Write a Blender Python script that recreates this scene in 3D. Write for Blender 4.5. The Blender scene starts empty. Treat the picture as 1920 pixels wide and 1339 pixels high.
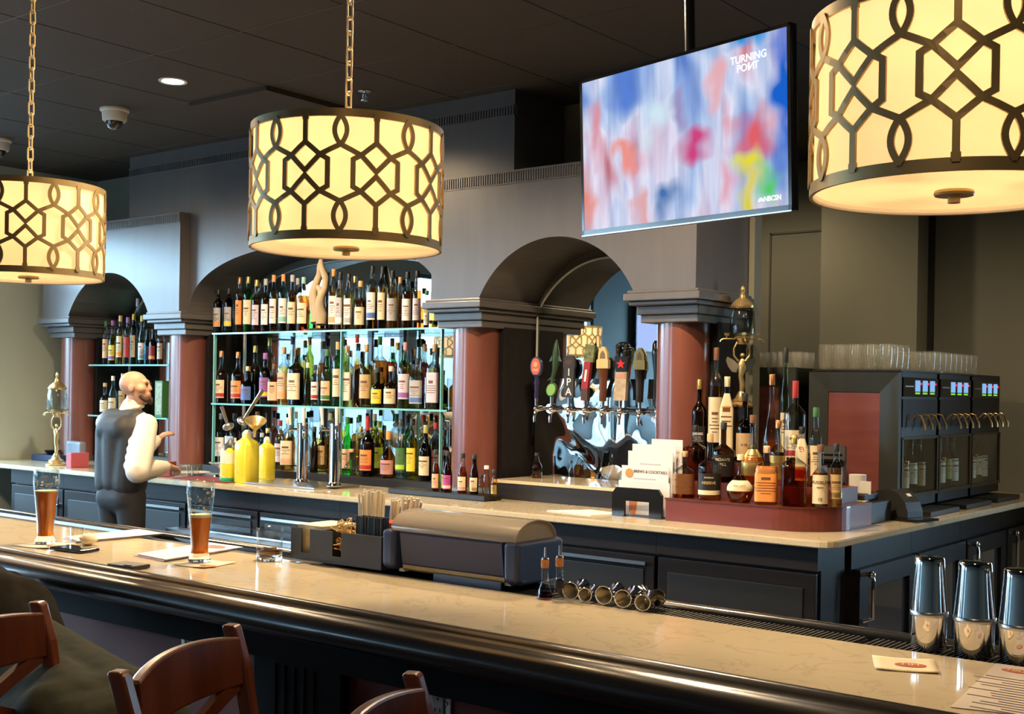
import bpy, bmesh, math, random
from mathutils import Vector, Matrix, Euler
PI = math.pi
C = bpy.context.scene.collection
S = bpy.context.scene
rnd = random.Random(7)
# ---------------------------------------------------------------- camera (level, slight roll, rise)
EYE = Vector((0, 0, 1.60))
YAW, ROLL, FPX, RISE = math.radians(37.934), math.radians(-.938), 2263.1, 63.84
FW = Vector((-math.sin(YAW), math.cos(YAW), 0))
_r, _d = Vector((math.cos(YAW), math.sin(YAW), 0)), Vector((0, 0, -1))
RT = math.cos(ROLL)*_r + math.sin(ROLL)*_d
DN = -math.sin(ROLL)*_r + math.cos(ROLL)*_d
cam = bpy.data.cameras.new('camera'); camo = bpy.data.objects.new('camera', cam); C.objects.link(camo)
camo.matrix_world = Matrix((( RT.x, -DN.x, -FW.x, EYE.x), (RT.y, -DN.y, -FW.y, EYE.y), (RT.z, -DN.z, -FW.z, EYE.z), (0, 0, 0, 1)))
cam.sensor_width = 36; cam.lens = FPX*36/1920; cam.shift_y = RISE/1920; cam.clip_start = .05
S.camera = camo
def at(px, py, X=None, Y=None, Z=None):
    """the point of the plane X=, Y= or Z= seen at pixel (px, py) of the 1920x1339 photo"""
    d = FW + RT*((px-960)/FPX) + DN*((py-669.5-RISE)/FPX)
    t = (X-EYE.x)/d.x if X is not None else (Y-EYE.y)/d.y if Y is not None else (Z-EYE.z)/d.z
    return EYE + d*t
def mpp(p):
    """metres per pixel at a point"""
    return (Vector(p)-EYE).dot(FW)/FPX
# ---------------------------------------------------------------- view, world, light
S.view_settings.view_transform = 'Standard'; S.view_settings.look = 'None'
S.view_settings.gamma = 1; S.view_settings.use_curve_mapping = False
S.view_settings.exposure = 0.35
S.cycles.max_bounces = 10; S.cycles.diffuse_bounces = 4; S.cycles.glossy_bounces = 5
S.cycles.transmission_bounces = 8; S.cycles.transparent_max_bounces = 24
S.cycles.caustics_reflective = False; S.cycles.caustics_refractive = False
S.cycles.sample_clamp_indirect = 6
W = bpy.data.worlds.new('overcast_sky'); S.world = W; W.use_nodes = True
bg = W.node_tree.nodes['Background']; bg.inputs[0].default_value = (.50, .76, 1, 1); bg.inputs[1].default_value = 20
XL, YB, ZC, YF, XR = -9.95, 6.45, 3.48, -4.6, 4.6       # left wall, back wall, ceiling, front wall, right wall
LWIN = [(3.42, 5.44, 3.02), (2.14, 3.28, 2.32), (.15, 2.0, 3.02), (-1.85, -.05, 3.02)]        # windows of the left wall (Y ranges, head height)
FWIN = [(-9.4, -8.4, 3.02)]          # windows of the front wall (X ranges)
WZ0 = .50
def portal(loc, rot, sx, sy):
    l = bpy.data.lights.new('window_daylight', 'AREA'); l.shape = 'RECTANGLE'; l.size = sx; l.size_y = sy
    l.cycles.is_portal = True
    o = bpy.data.objects.new('window_daylight', l); C.objects.link(o); o.location = loc; o.rotation_euler = rot
for a, b, h in LWIN: portal((XL-.16, (a+b)/2, (WZ0+h)/2), (0, -PI/2, 0), h-WZ0, b-a)
for a, b, h in FWIN: portal(((a+b)/2, YF-.16, (WZ0+h)/2), (PI/2, 0, 0), b-a, h-WZ0)
BWIN = [(-.55, .15, 2.1)]                                  # glazed opening in the far wall, right of the photo
for a, b, h in BWIN: portal(((a+b)/2, 9.05+.17, (WZ0+h)/2), (-PI/2, 0, 0), b-a, h-WZ0)
def spot(loc, power, col, size=1.6, blend=.6, r=.05, aim=None):
    l = bpy.data.lights.new('downlight_and_fill_lamp', 'SPOT'); l.energy = power; l.color = col; l.spot_size = size; l.spot_blend = blend; l.shadow_soft_size = r
    o = bpy.data.objects.new('downlight_and_fill_lamp', l); C.objects.link(o); o.location = loc
    if aim is not None: o.rotation_euler = (Vector(aim)-Vector(loc)).to_track_quat('-Z', 'Y').to_euler()
    return o
WARM = (1, .74, .45)
DOWNLIGHTS_AND_FILL = [(-6.258, 4.572, 330), (-9.5, 4.57, 60), (-3.0, 4.57, 320), (.3, 4.57, 70), (-6.2, 2.95, 420), (-3.2, 2.95, 400), (-.5, 2.95, 70), (-1.4, 7.2, 75), (-4.3, 7.8, 75), (-.2, .1, 70)]  # first one seen, its row extrapolated; lamps off that row added as fill
for x_, y_, w_ in DOWNLIGHTS_AND_FILL: spot((x_, y_, ZC-.025), w_, (1, .71, .41) if y_ < 3 else WARM, 2.85, .6, .22 if y_ < 3 else .07)
# ---------------------------------------------------------------- helpers
MATS = {}
def mat(name, col=(.5, .5, .5), rough=.5, metal=0, spec=.5, noise=None, stretch=(1, 1, 1), col2=None, bump=0, trans=0, ior=1.45, coat=0, cr=.08, emit=None, es=0, sheen=0, ramp=(.35, .65)):
    if name in MATS: return MATS[name]
    m = bpy.data.materials.new(name); m.use_nodes = True; MATS[name] = m
    nt = m.node_tree; p = nt.nodes['Principled BSDF']
    p.inputs['Base Color'].default_value = (*col, 1); p.inputs['Roughness'].default_value = rough
    p.inputs['Metallic'].default_value = metal; p.inputs['Specular IOR Level'].default_value = spec
    p.inputs['Transmission Weight'].default_value = trans; p.inputs['IOR'].default_value = ior
    p.inputs['Coat Weight'].default_value = coat; p.inputs['Coat Roughness'].default_value = cr
    if sheen: p.inputs['Sheen Weight'].default_value = sheen
    if emit: p.inputs['Emission Color'].default_value = (*emit, 1); p.inputs['Emission Strength'].default_value = es
    if noise:
        tc = nt.nodes.new('ShaderNodeTexCoord'); mp = nt.nodes.new('ShaderNodeMapping'); mp.inputs['Scale'].default_value = stretch
        nz = nt.nodes.new('ShaderNodeTexNoise'); nz.inputs['Scale'].default_value = noise; nz.inputs['Detail'].default_value = 6
        nt.links.new(tc.outputs['Object'], mp.inputs[0]); nt.links.new(mp.outputs[0], nz.inputs['Vector'])
        if col2:
            cr = nt.nodes.new('ShaderNodeValToRGB'); cr.color_ramp.elements[0].position = ramp[0]; cr.color_ramp.elements[1].position = ramp[1]
            cr.color_ramp.elements[0].color = (*col, 1); cr.color_ramp.elements[1].color = (*col2, 1)
            nt.links.new(nz.outputs[0], cr.inputs[0]); nt.links.new(cr.outputs[0], p.inputs['Base Color'])
        if bump:
            bp = nt.nodes.new('ShaderNodeBump'); bp.inputs['Strength'].default_value = bump; bp.inputs['Distance'].default_value = .004
            nt.links.new(nz.outputs[0], bp.inputs['Height']); nt.links.new(bp.outputs[0], p.inputs['Normal'])
    return m
def tint(name, col, edge=None, gloss=.02, fres=1.45, cloud=0):
    """thin coloured glass: what lies behind shows through, tinted more at grazing angles, under a clear reflection"""
    if name in MATS: return MATS[name]
    m = bpy.data.materials.new(name); m.use_nodes = True; MATS[name] = m; nt = m.node_tree; n = nt.nodes; L = nt.links
    n.remove(n['Principled BSDF']); out = n['Material Output']
    t = n.new('ShaderNodeBsdfTransparent'); g = n.new('ShaderNodeBsdfGlossy'); g.inputs['Roughness'].default_value = gloss
    g.inputs['Color'].default_value = (1, 1, 1, 1)
    lw = n.new('ShaderNodeLayerWeight'); lw.inputs['Blend'].default_value = .35
    mx = n.new('ShaderNodeMixRGB'); mx.inputs[1].default_value = (*col, 1); mx.inputs[2].default_value = (*(edge or tuple(c*.35 for c in col)), 1)
    L.new(lw.outputs['Facing'], mx.inputs[0]); L.new(mx.outputs[0], t.inputs[0])
    ge = n.new('ShaderNodeNewGeometry'); mr = n.new('ShaderNodeMapRange'); mr.inputs['To Min'].default_value = fres; mr.inputs['To Max'].default_value = 1/fres
    fr = n.new('ShaderNodeFresnel'); L.new(ge.outputs['Backfacing'], mr.inputs[0]); L.new(mr.outputs[0], fr.inputs[0])
    ms = n.new('ShaderNodeMixShader'); L.new(fr.outputs[0], ms.inputs[0]); L.new(g.outputs[0], ms.inputs[2])
    if cloud:
        d = n.new('ShaderNodeBsdfDiffuse'); d.inputs[0].default_value = (*col, 1)
        m2 = n.new('ShaderNodeMixShader'); m2.inputs[0].default_value = cloud; L.new(t.outputs[0], m2.inputs[1]); L.new(d.outputs[0], m2.inputs[2]); L.new(m2.outputs[0], ms.inputs[1])
    else: L.new(t.outputs[0], ms.inputs[1])
    L.new(ms.outputs[0], out.inputs[0])
    return m
def glow(name, col, st):
    if name in MATS: return MATS[name]
    m = bpy.data.materials.new(name); m.use_nodes = True; MATS[name] = m; nt = m.node_tree
    nt.nodes.remove(nt.nodes['Principled BSDF']); e = nt.nodes.new('ShaderNodeEmission'); e.inputs[0].default_value = (*col, 1); e.inputs[1].default_value = st
    nt.links.new(e.outputs[0], nt.nodes['Material Output'].inputs[0]); return m
class MB:
    """collects boxes, lathes, tubes and prisms, then links them as ONE mesh object"""
    def __init__(s): s.v = []; s.f = []; s.mi = []; s.sm = []
    def add(s, vs, fs, M=None, mi=0, smooth=False):
        o = len(s.v)
        s.v += [tuple(M @ Vector(v)) if M is not None else tuple(v) for v in vs]
        for f in fs: s.f.append([i+o for i in f]); s.mi.append(mi); s.sm.append(smooth)
        return s
    def box(s, c, d, rz=0, mi=0, M=None, bev=0):
        x, y, z = d[0]/2, d[1]/2, d[2]/2
        T = Matrix.Translation(c) @ (Euler((0, 0, rz)).to_matrix().to_4x4() if not isinstance(rz, Matrix) else rz)
        if M is not None: T = M @ T
        if bev:
            bm = bmesh.new(); bmesh.ops.create_cube(bm, size=1); bmesh.ops.scale(bm, vec=d, verts=bm.verts)
            bmesh.ops.bevel(bm, geom=list(bm.edges), offset=bev, segments=2, affect='EDGES', profile=.6)
            bm.verts.index_update()
            s.add([v.co.copy() for v in bm.verts], [[v.index for v in f.verts] for f in bm.faces], T, mi, False); bm.free(); return s
        vs = [(a, b, c_) for a in (-x, x) for b in (-y, y) for c_ in (-z, z)]
        return s.add(vs, [(0, 1, 3, 2), (4, 6, 7, 5), (0, 4, 5, 1), (2, 3, 7, 6), (0, 2, 6, 4), (1, 5, 7, 3)], T, mi)
    def bb(s, x0, x1, y0, y1, z0, z1, mi=0, bev=0): return s.box(((x0+x1)/2, (y0+y1)/2, (z0+z1)/2), (abs(x1-x0), abs(y1-y0), abs(z1-z0)), 0, mi, None, bev)
    def lathe(s, prof, seg=24, M=None, mi=0, a0=0, a1=2*PI, smooth=True, caps=True, sq=0):
        full = abs(a1-a0-2*PI) < 1e-6; n = seg if full else seg+1; vs = []; fs = []
        for r, z in prof:
            for k in range(n):
                a = a0+(a1-a0)*k/seg; c, t = math.cos(a), math.sin(a)
                q = 1.0 if not sq else 1/max((abs(c)**sq+abs(t)**sq)**(1/sq), 1e-6)
                vs.append((r*c*q, r*t*q, z))
        for i in range(len(prof)-1):
            for k in range(seg):
                k2 = (k+1) % n
                fs.append((i*n+k, i*n+k2, (i+1)*n+k2, (i+1)*n+k))
        s.add(vs, fs, M, mi, smooth)
        if full and caps:
            if prof[0][0] > 1e-5: s.add(vs[:n], [tuple(reversed(range(n)))], M, mi)
            if prof[-1][0] > 1e-5: s.add(vs[-n:], [tuple(range(n))], M, mi)
        return s
    def cyl(s, p0, p1, r0, r1=None, seg=16, mi=0, smooth=True):
        p0, p1 = Vector(p0), Vector(p1); r1 = r0 if r1 is None else r1; d = p1-p0
        M = Matrix.Translation(p0) @ d.to_track_quat('Z', 'Y').to_matrix().to_4x4()
        return s.lathe([(r0, 0), (r1, d.length)], seg, M, mi, smooth=smooth)
    def ball(s, c, r, seg=16, mi=0, sc=(1, 1, 1), M=None):
        n = max(6, seg//2); pr = [(max(r*math.sin(PI*i/n), 1e-6), -r*math.cos(PI*i/n)) for i in range(n+1)]
        T = Matrix.Translation(c) @ Matrix.Diagonal((*sc, 1))
        return s.lathe(pr, seg, (M @ T) if M is not None else T, mi, caps=False)
    def tube(s, pts, r, seg=8, mi=0, closed=False, M=None):
        pts = [Vector(p) for p in pts]; n = len(pts); vs = []; fs = []; up = None
        for i, p in enumerate(pts):
            a = pts[(i-1) % n] if closed or i else p; b = pts[(i+1) % n] if closed or i < n-1 else p
            t = (b-a).normalized()
            if up is None: up = Vector((0, 0, 1)) if abs(t.z) < .9 else Vector((1, 0, 0))
            u = (up - t*up.dot(t)); u = u.normalized() if u.length > 1e-6 else t.orthogonal().normalized(); up = u; w = t.cross(u)
            rr = r[i] if isinstance(r, (list, tuple)) else r
            for k in range(seg):
                an = 2*PI*k/seg; vs.append(p+u*rr*math.cos(an)+w*rr*math.sin(an))
        for i in range(n if closed else n-1):
            j = (i+1) % n
            for k in range(seg): fs.append((i*seg+k, i*seg+(k+1) % seg, j*seg+(k+1) % seg, j*seg+k))
        s.add(vs, fs, M, mi, True)
        if not closed: s.add(vs[:seg], [tuple(reversed(range(seg)))], M, mi); s.add(vs[-seg:], [tuple(range(seg))], M, mi)
        return s
    def prism(s, poly, h, M=None, mi=0, smooth=False):
        """2D outline in XY extruded 0..h in Z"""
        n = len(poly); vs = [(x, y, 0) for x, y in poly]+[(x, y, h) for x, y in poly]
        fs = [tuple(reversed(range(n))), tuple(range(n, 2*n))]
        s.add(vs, fs, M, mi)
        return s.add(vs, [(i, (i+1) % n, n+(i+1) % n, n+i) for i in range(n)], M, mi, smooth)
    def sweep(s, prof, x0, x1, M=None, mi=0, smooth=False):
        """profile in YZ run along X"""
        n = len(prof); vs = [(x0, y, z) for y, z in prof]+[(x1, y, z) for y, z in prof]
        s.add(vs, [(i, (i+1) % n, n+(i+1) % n, n+i) for i in range(n)], M, mi, smooth)
        return s.add(vs, [tuple(reversed(range(n))), tuple(range(n, 2*n))], M, mi)
    def build(s, name, m, parent=None, auto=None):
        me = bpy.data.meshes.new(name); me.from_pydata(s.v, [], s.f)
        for x in (m if isinstance(m, (list, tuple)) else [m]): me.materials.append(x)
        me.polygons.foreach_set('material_index', s.mi); me.polygons.foreach_set('use_smooth', s.sm)
        bm = bmesh.new(); bm.from_mesh(me); bmesh.ops.remove_doubles(bm, verts=bm.verts, dist=1e-6)
        bmesh.ops.recalc_face_normals(bm, faces=bm.faces); bm.to_mesh(me); bm.free()
        if any(s.sm): me.set_sharp_from_angle(angle=math.radians(40))
        o = bpy.data.objects.new(name, me); C.objects.link(o)
        if parent: o.parent = parent
        return o
def tag(o, label, cat, group=None, kind=None):
    if label: o['label'] = label
    if cat: o['category'] = cat
    if group: o['group'] = group
    if kind: o['kind'] = kind
    return o
def thing(name, label, cat, loc=(0, 0, 0), rz=0, group=None):
    o = bpy.data.objects.new(name, None); C.objects.link(o); o.location = loc; o.rotation_euler = (0, 0, rz); o.empty_display_size = .05
    return tag(o, label, cat, group)
def struct(o): o['kind'] = 'structure'; return o
def dup(root, loc, rz=None, label=None, scale=None):
    r = root.copy(); C.objects.link(r); r.location = loc
    if rz is not None: r.rotation_euler = (0, 0, rz)
    if label: r['label'] = label
    if scale: r.scale = scale
    for ch in list(root.children):
        c = ch.copy(); C.objects.link(c); c.parent = r
        for g in ch.children:
            d = g.copy(); C.objects.link(d); d.parent = c
    return r
def text(body, size, M, m, parent, name='lettering', ext=.0006, align='CENTER', sx=1, shear=0, bold=0):
    cu = bpy.data.curves.new('t', 'FONT'); cu.body = body; cu.size = size; cu.extrude = ext; cu.align_x = align; cu.align_y = 'CENTER'; cu.shear = shear; cu.offset = bold*size; cu.resolution_u = 3
    to = bpy.data.objects.new('t', cu); C.objects.link(to); bpy.context.view_layer.update()
    me = bpy.data.meshes.new_from_object(to.evaluated_get(bpy.context.evaluated_depsgraph_get()))
    bpy.data.objects.remove(to); bpy.data.curves.remove(cu)
    for v in me.vertices: v.co = M @ Vector((v.co.x*sx, v.co.y, v.co.z))
    me.materials.clear(); me.materials.append(m)
    o = bpy.data.objects.new(name, me); C.objects.link(o); o.parent = parent
    return o
def bend_text(o, R, zc=0, cx=0, cy=0):
    """wrap lettering lying in the local XZ plane (facing -Y) round a cylinder of radius R about (cx, cy)"""
    for v in o.data.vertices:
        a = (v.co.x-cx)/R; r = R+.0006-(v.co.y)
        v.co.x = cx+math.sin(a)*r; v.co.y = cy-math.cos(a)*r
def wallM(x, y, z, rz=0):
    """XY drawing plane stood upright, facing -Y before rz"""
    return Matrix.Translation((x, y, z)) @ Euler((0, 0, rz)).to_matrix().to_4x4() @ Euler((PI/2, 0, 0)).to_matrix().to_4x4()
def flatM(x, y, z, rz=0): return Matrix.Translation((x, y, z)) @ Euler((0, 0, rz)).to_matrix().to_4x4()
def circ(r, n=24, cx=0, cy=0, sx=1, sy=1): return [(cx+r*sx*math.cos(2*PI*k/n), cy+r*sy*math.sin(2*PI*k/n)) for k in range(n)]
ORD = ['', 'first', 'second', 'third', 'fourth', 'fifth', 'sixth', 'seventh', 'eighth', 'ninth', 'tenth', 'eleventh', 'twelfth', 'thirteenth', 'fourteenth', 'fifteenth', 'sixteenth', 'seventeenth', 'eighteenth', 'nineteenth', 'twentieth', 'twenty-first', 'twenty-second', 'twenty-third', 'twenty-fourth', 'twenty-fifth', 'twenty-sixth', 'twenty-seventh', 'twenty-eighth', 'twenty-ninth', 'thirtieth', 'thirty-first', 'thirty-second', 'thirty-third', 'thirty-fourth', 'thirty-fifth', 'thirty-sixth']
# ---------------------------------------------------------------- materials
M_ceil = mat('ceiling_black_tile', (.050, .038, .029), .75, noise=60, col2=(.058, .044, .033), bump=.1)
M_grid = mat('ceiling_grid', (.06, .05, .04), .4)
M_green = mat('green_grey_paint', (.185, .19, .155), .7, noise=3, col2=(.195, .2, .165))
M_pale = mat('pale_green_paint', (.45, .52, .47), .7, noise=3, col2=(.46, .53, .48))
M_mill = mat('black_satin_millwork', (.092, .086, .090), .34, spec=.9, noise=14, stretch=(1, 1, .1), col2=(.102, .096, .098), bump=.04)
M_dark = mat('black_cabinet', (.012, .011, .012), .4, spec=.2, noise=20, stretch=(.1, 1, 1), col2=(.017, .015, .016))
M_blk = mat('black_plastic', (.012, .012, .013), .45)
M_blkg = mat('black_gloss', (.01, .01, .011), .15)
M_col = mat('mahogany_column', (.14, .044, .034), .30, spec=.7, noise=9, stretch=(1, 1, .12), col2=(.20, .064, .048), coat=.9, cr=.17)
M_cherry = mat('cherry_wood', (.085, .020, .009), .28, noise=14, stretch=(1, 1, .15), col2=(.13, .034, .015), coat=.4)
M_red = mat('red_stained_panel', (.20, .036, .028), .35, noise=10, stretch=(.15, 1, 1), col2=(.25, .048, .038))
M_stone = None
M_chrome = mat('polished_chrome', (.82, .82, .83), .06, 1)
M_steel = mat('brushed_steel', (.55, .56, .58), .28, 1)
M_brass = mat('polished_brass', (.74, .55, .27), .26, .8)
M_bronze = mat('aged_brass', (.34, .25, .11), .40, .45, noise=8, col2=(.42, .31, .15))
M_white = mat('white_plastic', (.8, .8, .78), .4)
M_paper = mat('white_paper', (.78, .76, .72), .7)
M_ink = mat('dark_ink', (.05, .045, .045), .6)
M_logo = mat('rust_red_ink', (.42, .10, .05), .6)
M_brick = None
def nodes_mat(name):
    m = bpy.data.materials.new(name); m.use_nodes = True; MATS[name] = m
    return m, m.node_tree, m.node_tree.nodes['Principled BSDF']
m, nt, p = nodes_mat('cream_quartz'); M_stone = m           # cream stone with soft brown veins
tc = nt.nodes.new('ShaderNodeTexCoord'); n1 = nt.nodes.new('ShaderNodeTexNoise'); n1.inputs['Scale'].default_value = 3; n1.inputs['Detail'].default_value = 8
n2 = nt.nodes.new('ShaderNodeTexNoise'); n2.inputs['Scale'].default_value = 5.5; n2.inputs['Detail'].default_value = 10; n2.inputs['Distortion'].default_value = 1.2
nt.links.new(tc.outputs['Object'], n1.inputs['Vector']); nt.links.new(tc.outputs['Object'], n2.inputs['Vector'])
r1 = nt.nodes.new('ShaderNodeValToRGB'); e = r1.color_ramp.elements
e[0].position = .480; e[0].color = (.61, .525, .37, 1); e[1].position = .520; e[1].color = (.61, .525, .37, 1)
x = r1.color_ramp.elements.new(.5); x.color = (.53, .44, .295, 1)
r2 = nt.nodes.new('ShaderNodeValToRGB'); r2.color_ramp.elements[0].color = (.90, .90, .90, 1); r2.color_ramp.elements[1].color = (1.08, 1.08, 1.08, 1)
mx = nt.nodes.new('ShaderNodeMixRGB'); mx.blend_type = 'MULTIPLY'; mx.inputs[0].default_value = 1
nt.links.new(n2.outputs[0], r1.inputs[0]); nt.links.new(n1.outputs[0], r2.inputs[0]); nt.links.new(r1.outputs[0], mx.inputs[1]); nt.links.new(r2.outputs[0], mx.inputs[2])
nt.links.new(mx.outputs[0], p.inputs['Base Color']); p.inputs['Roughness'].default_value = .07
m, nt, p = nodes_mat('painted_brick'); M_brick = m
tc = nt.nodes.new('ShaderNodeTexCoord'); mp = nt.nodes.new('ShaderNodeMapping'); mp.inputs['Rotation'].default_value = (PI/2, 0, PI/2)
b = nt.nodes.new('ShaderNodeTexBrick'); b.inputs['Scale'].default_value = 5; b.inputs['Color1'].default_value = (.26, .32, .33, 1); b.inputs['Color2'].default_value = (.30, .36, .37, 1); b.inputs['Mortar'].default_value = (.16, .20, .21, 1)
b.inputs['Mortar Size'].default_value = .03
nt.links.new(tc.outputs['Object'], mp.inputs[0]); nt.links.new(mp.outputs[0], b.inputs['Vector']); nt.links.new(b.outputs[0], p.inputs['Base Color']); p.inputs['Roughness'].default_value = .6
M_mirror = mat('mirror_silver', (.56, .61, .61), .012, 1)
M_bevel = mat('mirror_bevel', (.8, .84, .84), .2, .3)
M_shelf = tint('glass_shelf', (.80, .95, .93), (.25, .62, .58))
M_sedge = mat('glass_shelf_edge', (.16, .46, .44), .12, spec=.8, coat=.5)
M_pane = tint('window_glass', (.98, 1, 1), (.8, .9, .9))
M_clear = tint('clear_glass', (.97, .98, .97), (.74, .78, .76), gloss=.05)
# ================================================================ ROOM SHELL
fl = MB().bb(XL-.2, XR+.2, YF-.2, 9.3, -.1, 0).build('floor', mat('dark_floor_tile', (.06, .05, .042), .4, noise=5, col2=(.08, .066, .055))); struct(fl)
ce = MB(); ce.bb(XL-.2, XR+.2, YF-.2, 9.3, 3.505, 3.6)
TX, TY = .77, .83
x = -3.545-TX*9
while x < XR:
    y = 4.14-TY*11
    while y < 9.2:
        if x+TX > XL and y+TY > YF and not (abs(x+6.625) < .1 and abs(y-4.97) < .1): ce.bb(x+.005, x+TX-.005, y+.004, y+TY-.004, ZC, 3.506)
        y += TY
    x += TX
for k in range(-11, 7): ce.bb(XL, XR, 4.14+TY*k-.004, 4.14+TY*k+.004, ZC-.001, ZC+.012, 1)
struct(ce.build('ceiling', [M_ceil, M_grid]))
def wall_with_holes(name, axis, pos, th, lo, hi, holes, m):
    w = MB(); a = lo
    def seg(u0, u1, z0, z1):
        if axis == 'X': w.bb(pos-th, pos, u0, u1, z0, z1)
        else: w.bb(u0, u1, pos-th, pos, z0, z1)
    for h0, h1, hz in sorted(holes):
        seg(a, h0, 0, 3.52); seg(h0, h1, 0, WZ0); seg(h0, h1, hz, 3.52); a = h1
    seg(a, hi, 0, 3.52); return struct(w.build(name, m))
wall_with_holes('wall_left', 'X', XL, .14, 5.47, 9.2, [], M_pale)
wall_with_holes('wall_left_window', 'X', XL, .14, YF, 5.47, LWIN, M_brick)
wall_with_holes('wall_front', 'Y', YF, .14, XL, XR, FWIN, M_brick)
struct(MB().bb(XR, XR+.14, YF, 9.2, 0, 3.52).build('wall_right', M_green))
struct(MB().bb(XL, -3.24, YB, YB+.09, 0, 3.50).build('wall_back', M_green))
wall_with_holes('wall_far', 'Y', 9.20, .15, XL, XR, BWIN, M_green)
def window(n, axis, a, b, WZ1):
    f = MB(); t = .05
    def bar(u0, u1, z0, z1, d=.07, mi=0):
        if axis == 'X': f.bb(XL-.1, XL-.1+d, u0, u1, z0, z1, mi)
        else: f.bb(u0, u1, YF-.1, YF-.1+d, z0, z1, mi)
    bar(a, b, WZ0, WZ0+t); bar(a, b, WZ1-t, WZ1); bar(a, a+t, WZ0, WZ1); bar(b-t, b, WZ0, WZ1)
    bar((a+b)/2-.02, (a+b)/2+.02, WZ0, WZ1); WZ1 > 2.5 and bar(a, b, 2.42, 2.46)
    o = struct(f.build('window_%d' % n, mat('dark_window_frame', (.03, .035, .036), .4)))
    g = MB()
    if axis == 'X': g.bb(XL-.075, XL-.07, a, b, WZ0, WZ1)
    else: g.bb(a, b, YF-.075, YF-.07, WZ0, WZ1)
    g.build('pane', M_pane, o)
for i, (a, b, h) in enumerate(LWIN): window(i+1, 'X', a, b, h)
for i, (a, b, h) in enumerate(FWIN): window(i+5, 'Y', a, b, h)
f = MB(); a, b, h = BWIN[0]
for q in ((a, b, WZ0, WZ0+.05), (a, b, h-.05, h), (a, a+.05, WZ0, h), (b-.05, b, WZ0, h)): f.bb(q[0], q[1], 9.10, 9.17, q[2], q[3])
o = struct(f.build('window_6', mat('dark_window_frame'))); MB().bb(a, b, 9.13, 9.135, WZ0, h).build('pane', M_pane, o)
# across the street, seen through the windows in the mirrors
t = thing('street_building', 'pale building across the street, seen only in the bar mirrors through the windows', 'building', (-27, 0, 0))
MB().bb(-4, 0, -34, 24, -1, 3.0).build('facade', mat('pale_facade', (.22, .24, .25), .8, noise=.6, col2=(.16, .18, .19)), t)
b = MB()
for k in range(18):
    for z_ in (.6,): b.bb(-.02, .04, -32+3.1*k, -30.6+3.1*k, z_, z_+1.4)
b.build('facade_windows', mat('facade_glass', (.05, .06, .07), .1), t)
struct(MB().bb(-60, XL-.3, -40, 40, -.3, -.15).build('ground', mat('street_paving', (.10, .10, .10), .8)))
# far wall on the right: pilaster with a shadow gap, recessed door panel
struct(MB().bb(-3.85, -3.10, 8.78, 9.05, 0, 3.50).build('trim_1', mat('green_grey_pilaster', (.235, .24, .195), .7)))
struct(MB().bb(-3.10, -3.065, 9.0, 9.05, 0, 3.5).build('trim_2', M_blk))
dr = MB(); dr.bb(-4.37, -3.86, 9.0, 9.049, 0, 2.90); struct(dr.build('door_1', mat('green_grey_door', (.165, .17, .138), .65)))
df = MB()
for bx in ((-4.385, -4.37, 0, 2.915), (-4.385, -3.86, 2.90, 2.915)): df.bb(bx[0], bx[1], 8.99, 9.05, bx[2], bx[3])
struct(df.build('trim_3', mat('dark_green_trim', (.08, .082, .065), .6)))
# lowered access panel in the ceiling
ap = thing('ceiling_panel', 'lowered square black panel in the ceiling beside the lit downlight', 'ceiling panel', (-6.24, 5.385, ZC))
MB().bb(-.385, .385, -.415, .415, -.03, .0).build('panel', M_ceil, ap)
MB().bb(-.36, .36, -.39, .39, 0, .03).build('collar', M_blk, ap)
# ================================================================ BACK BAR MILLWORK
def arc_pts(cx, zs, a, rise, n=28, p=2.0, seg=False):
    out = []
    if seg:
        R = (a*a+rise*rise)/(2*rise); th = math.asin(a/R)
        for k in range(n+1):
            q = th-2*th*k/n; out.append((cx+R*math.sin(q), zs+rise-R+R*math.cos(q)))
    else:
        for k in range(n+1):
            q = PI*k/n; c, s_ = math.cos(q), math.sin(q)
            out.append((cx+a*math.copysign(abs(c)**(2/p), c), zs+rise*abs(s_)**(2/p)))
    return out                                                   # right to left
ZS = 2.18
def stand(poly, y0, y1, b=None, mi=0):
    """outline in XZ extruded from y0 to y1"""
    b = b or MB()
    M = Matrix(((1, 0, 0, 0), (0, 0, -1, y1), (0, 1, 0, 0), (0, 0, 0, 1)))
    return b.prism(poly, y1-y0, M, mi)
def flutes(b, x0, x1, y, z0, z1, pitch=.0185):
    n = int((x1-x0)/pitch); w = (x1-x0)/n
    for k in range(n): b.bb(x0+w*k+w*.22, x0+w*k+w*.78, y-.008, y+.002, z0+.004, z1-.004)
    b.bb(x0, x1, y-.010, y+.002, z1-.004, z1+.006); b.bb(x0, x1, y-.006, y+.002, z0-.004, z0+.003)
t = thing('back_bar_millwork', 'black arched millwork front of the back bar with three arches over mirrors', 'millwork')
for (x0, x1) in ((-9.778, -7.842), (-5.212, -3.274)):
    cx = (x0+x1)/2
    ar = arc_pts(cx, ZS, .567, .345, seg=True)
    stand([(x0, ZS), (x0, 2.955), (x1, 2.955), (x1, ZS)] + ar, 5.82, 6.44).build('arched_side_face', M_mill, t)
    b = MB(); flutes(b, x0, x1, 5.82, 2.875, 2.945); b.build('fluted_band', M_mill, t)
CXC = -6.527
stand([(-7.84, ZS), (-7.84, 2.956), (-8.65, 2.956), (-8.65, ZC-.002), (-4.62, ZC-.002), (-4.62, 2.956), (-5.214, 2.956), (-5.214, ZS)] + arc_pts(CXC, ZS, 1.305, .46, 44, 2.25), 5.91, 6.44).build('arched_centre_face', M_mill, t)
b = MB(); flutes(b, -8.65, -4.62, 5.91, 3.318, 3.378, .022); b.build('fluted_band', M_mill, t)
b = MB()
for k in range(24): b.bb(-4.62, -4.612, 5.92+.0212*k, 5.932+.0212*k, 3.322, 3.374)
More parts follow.
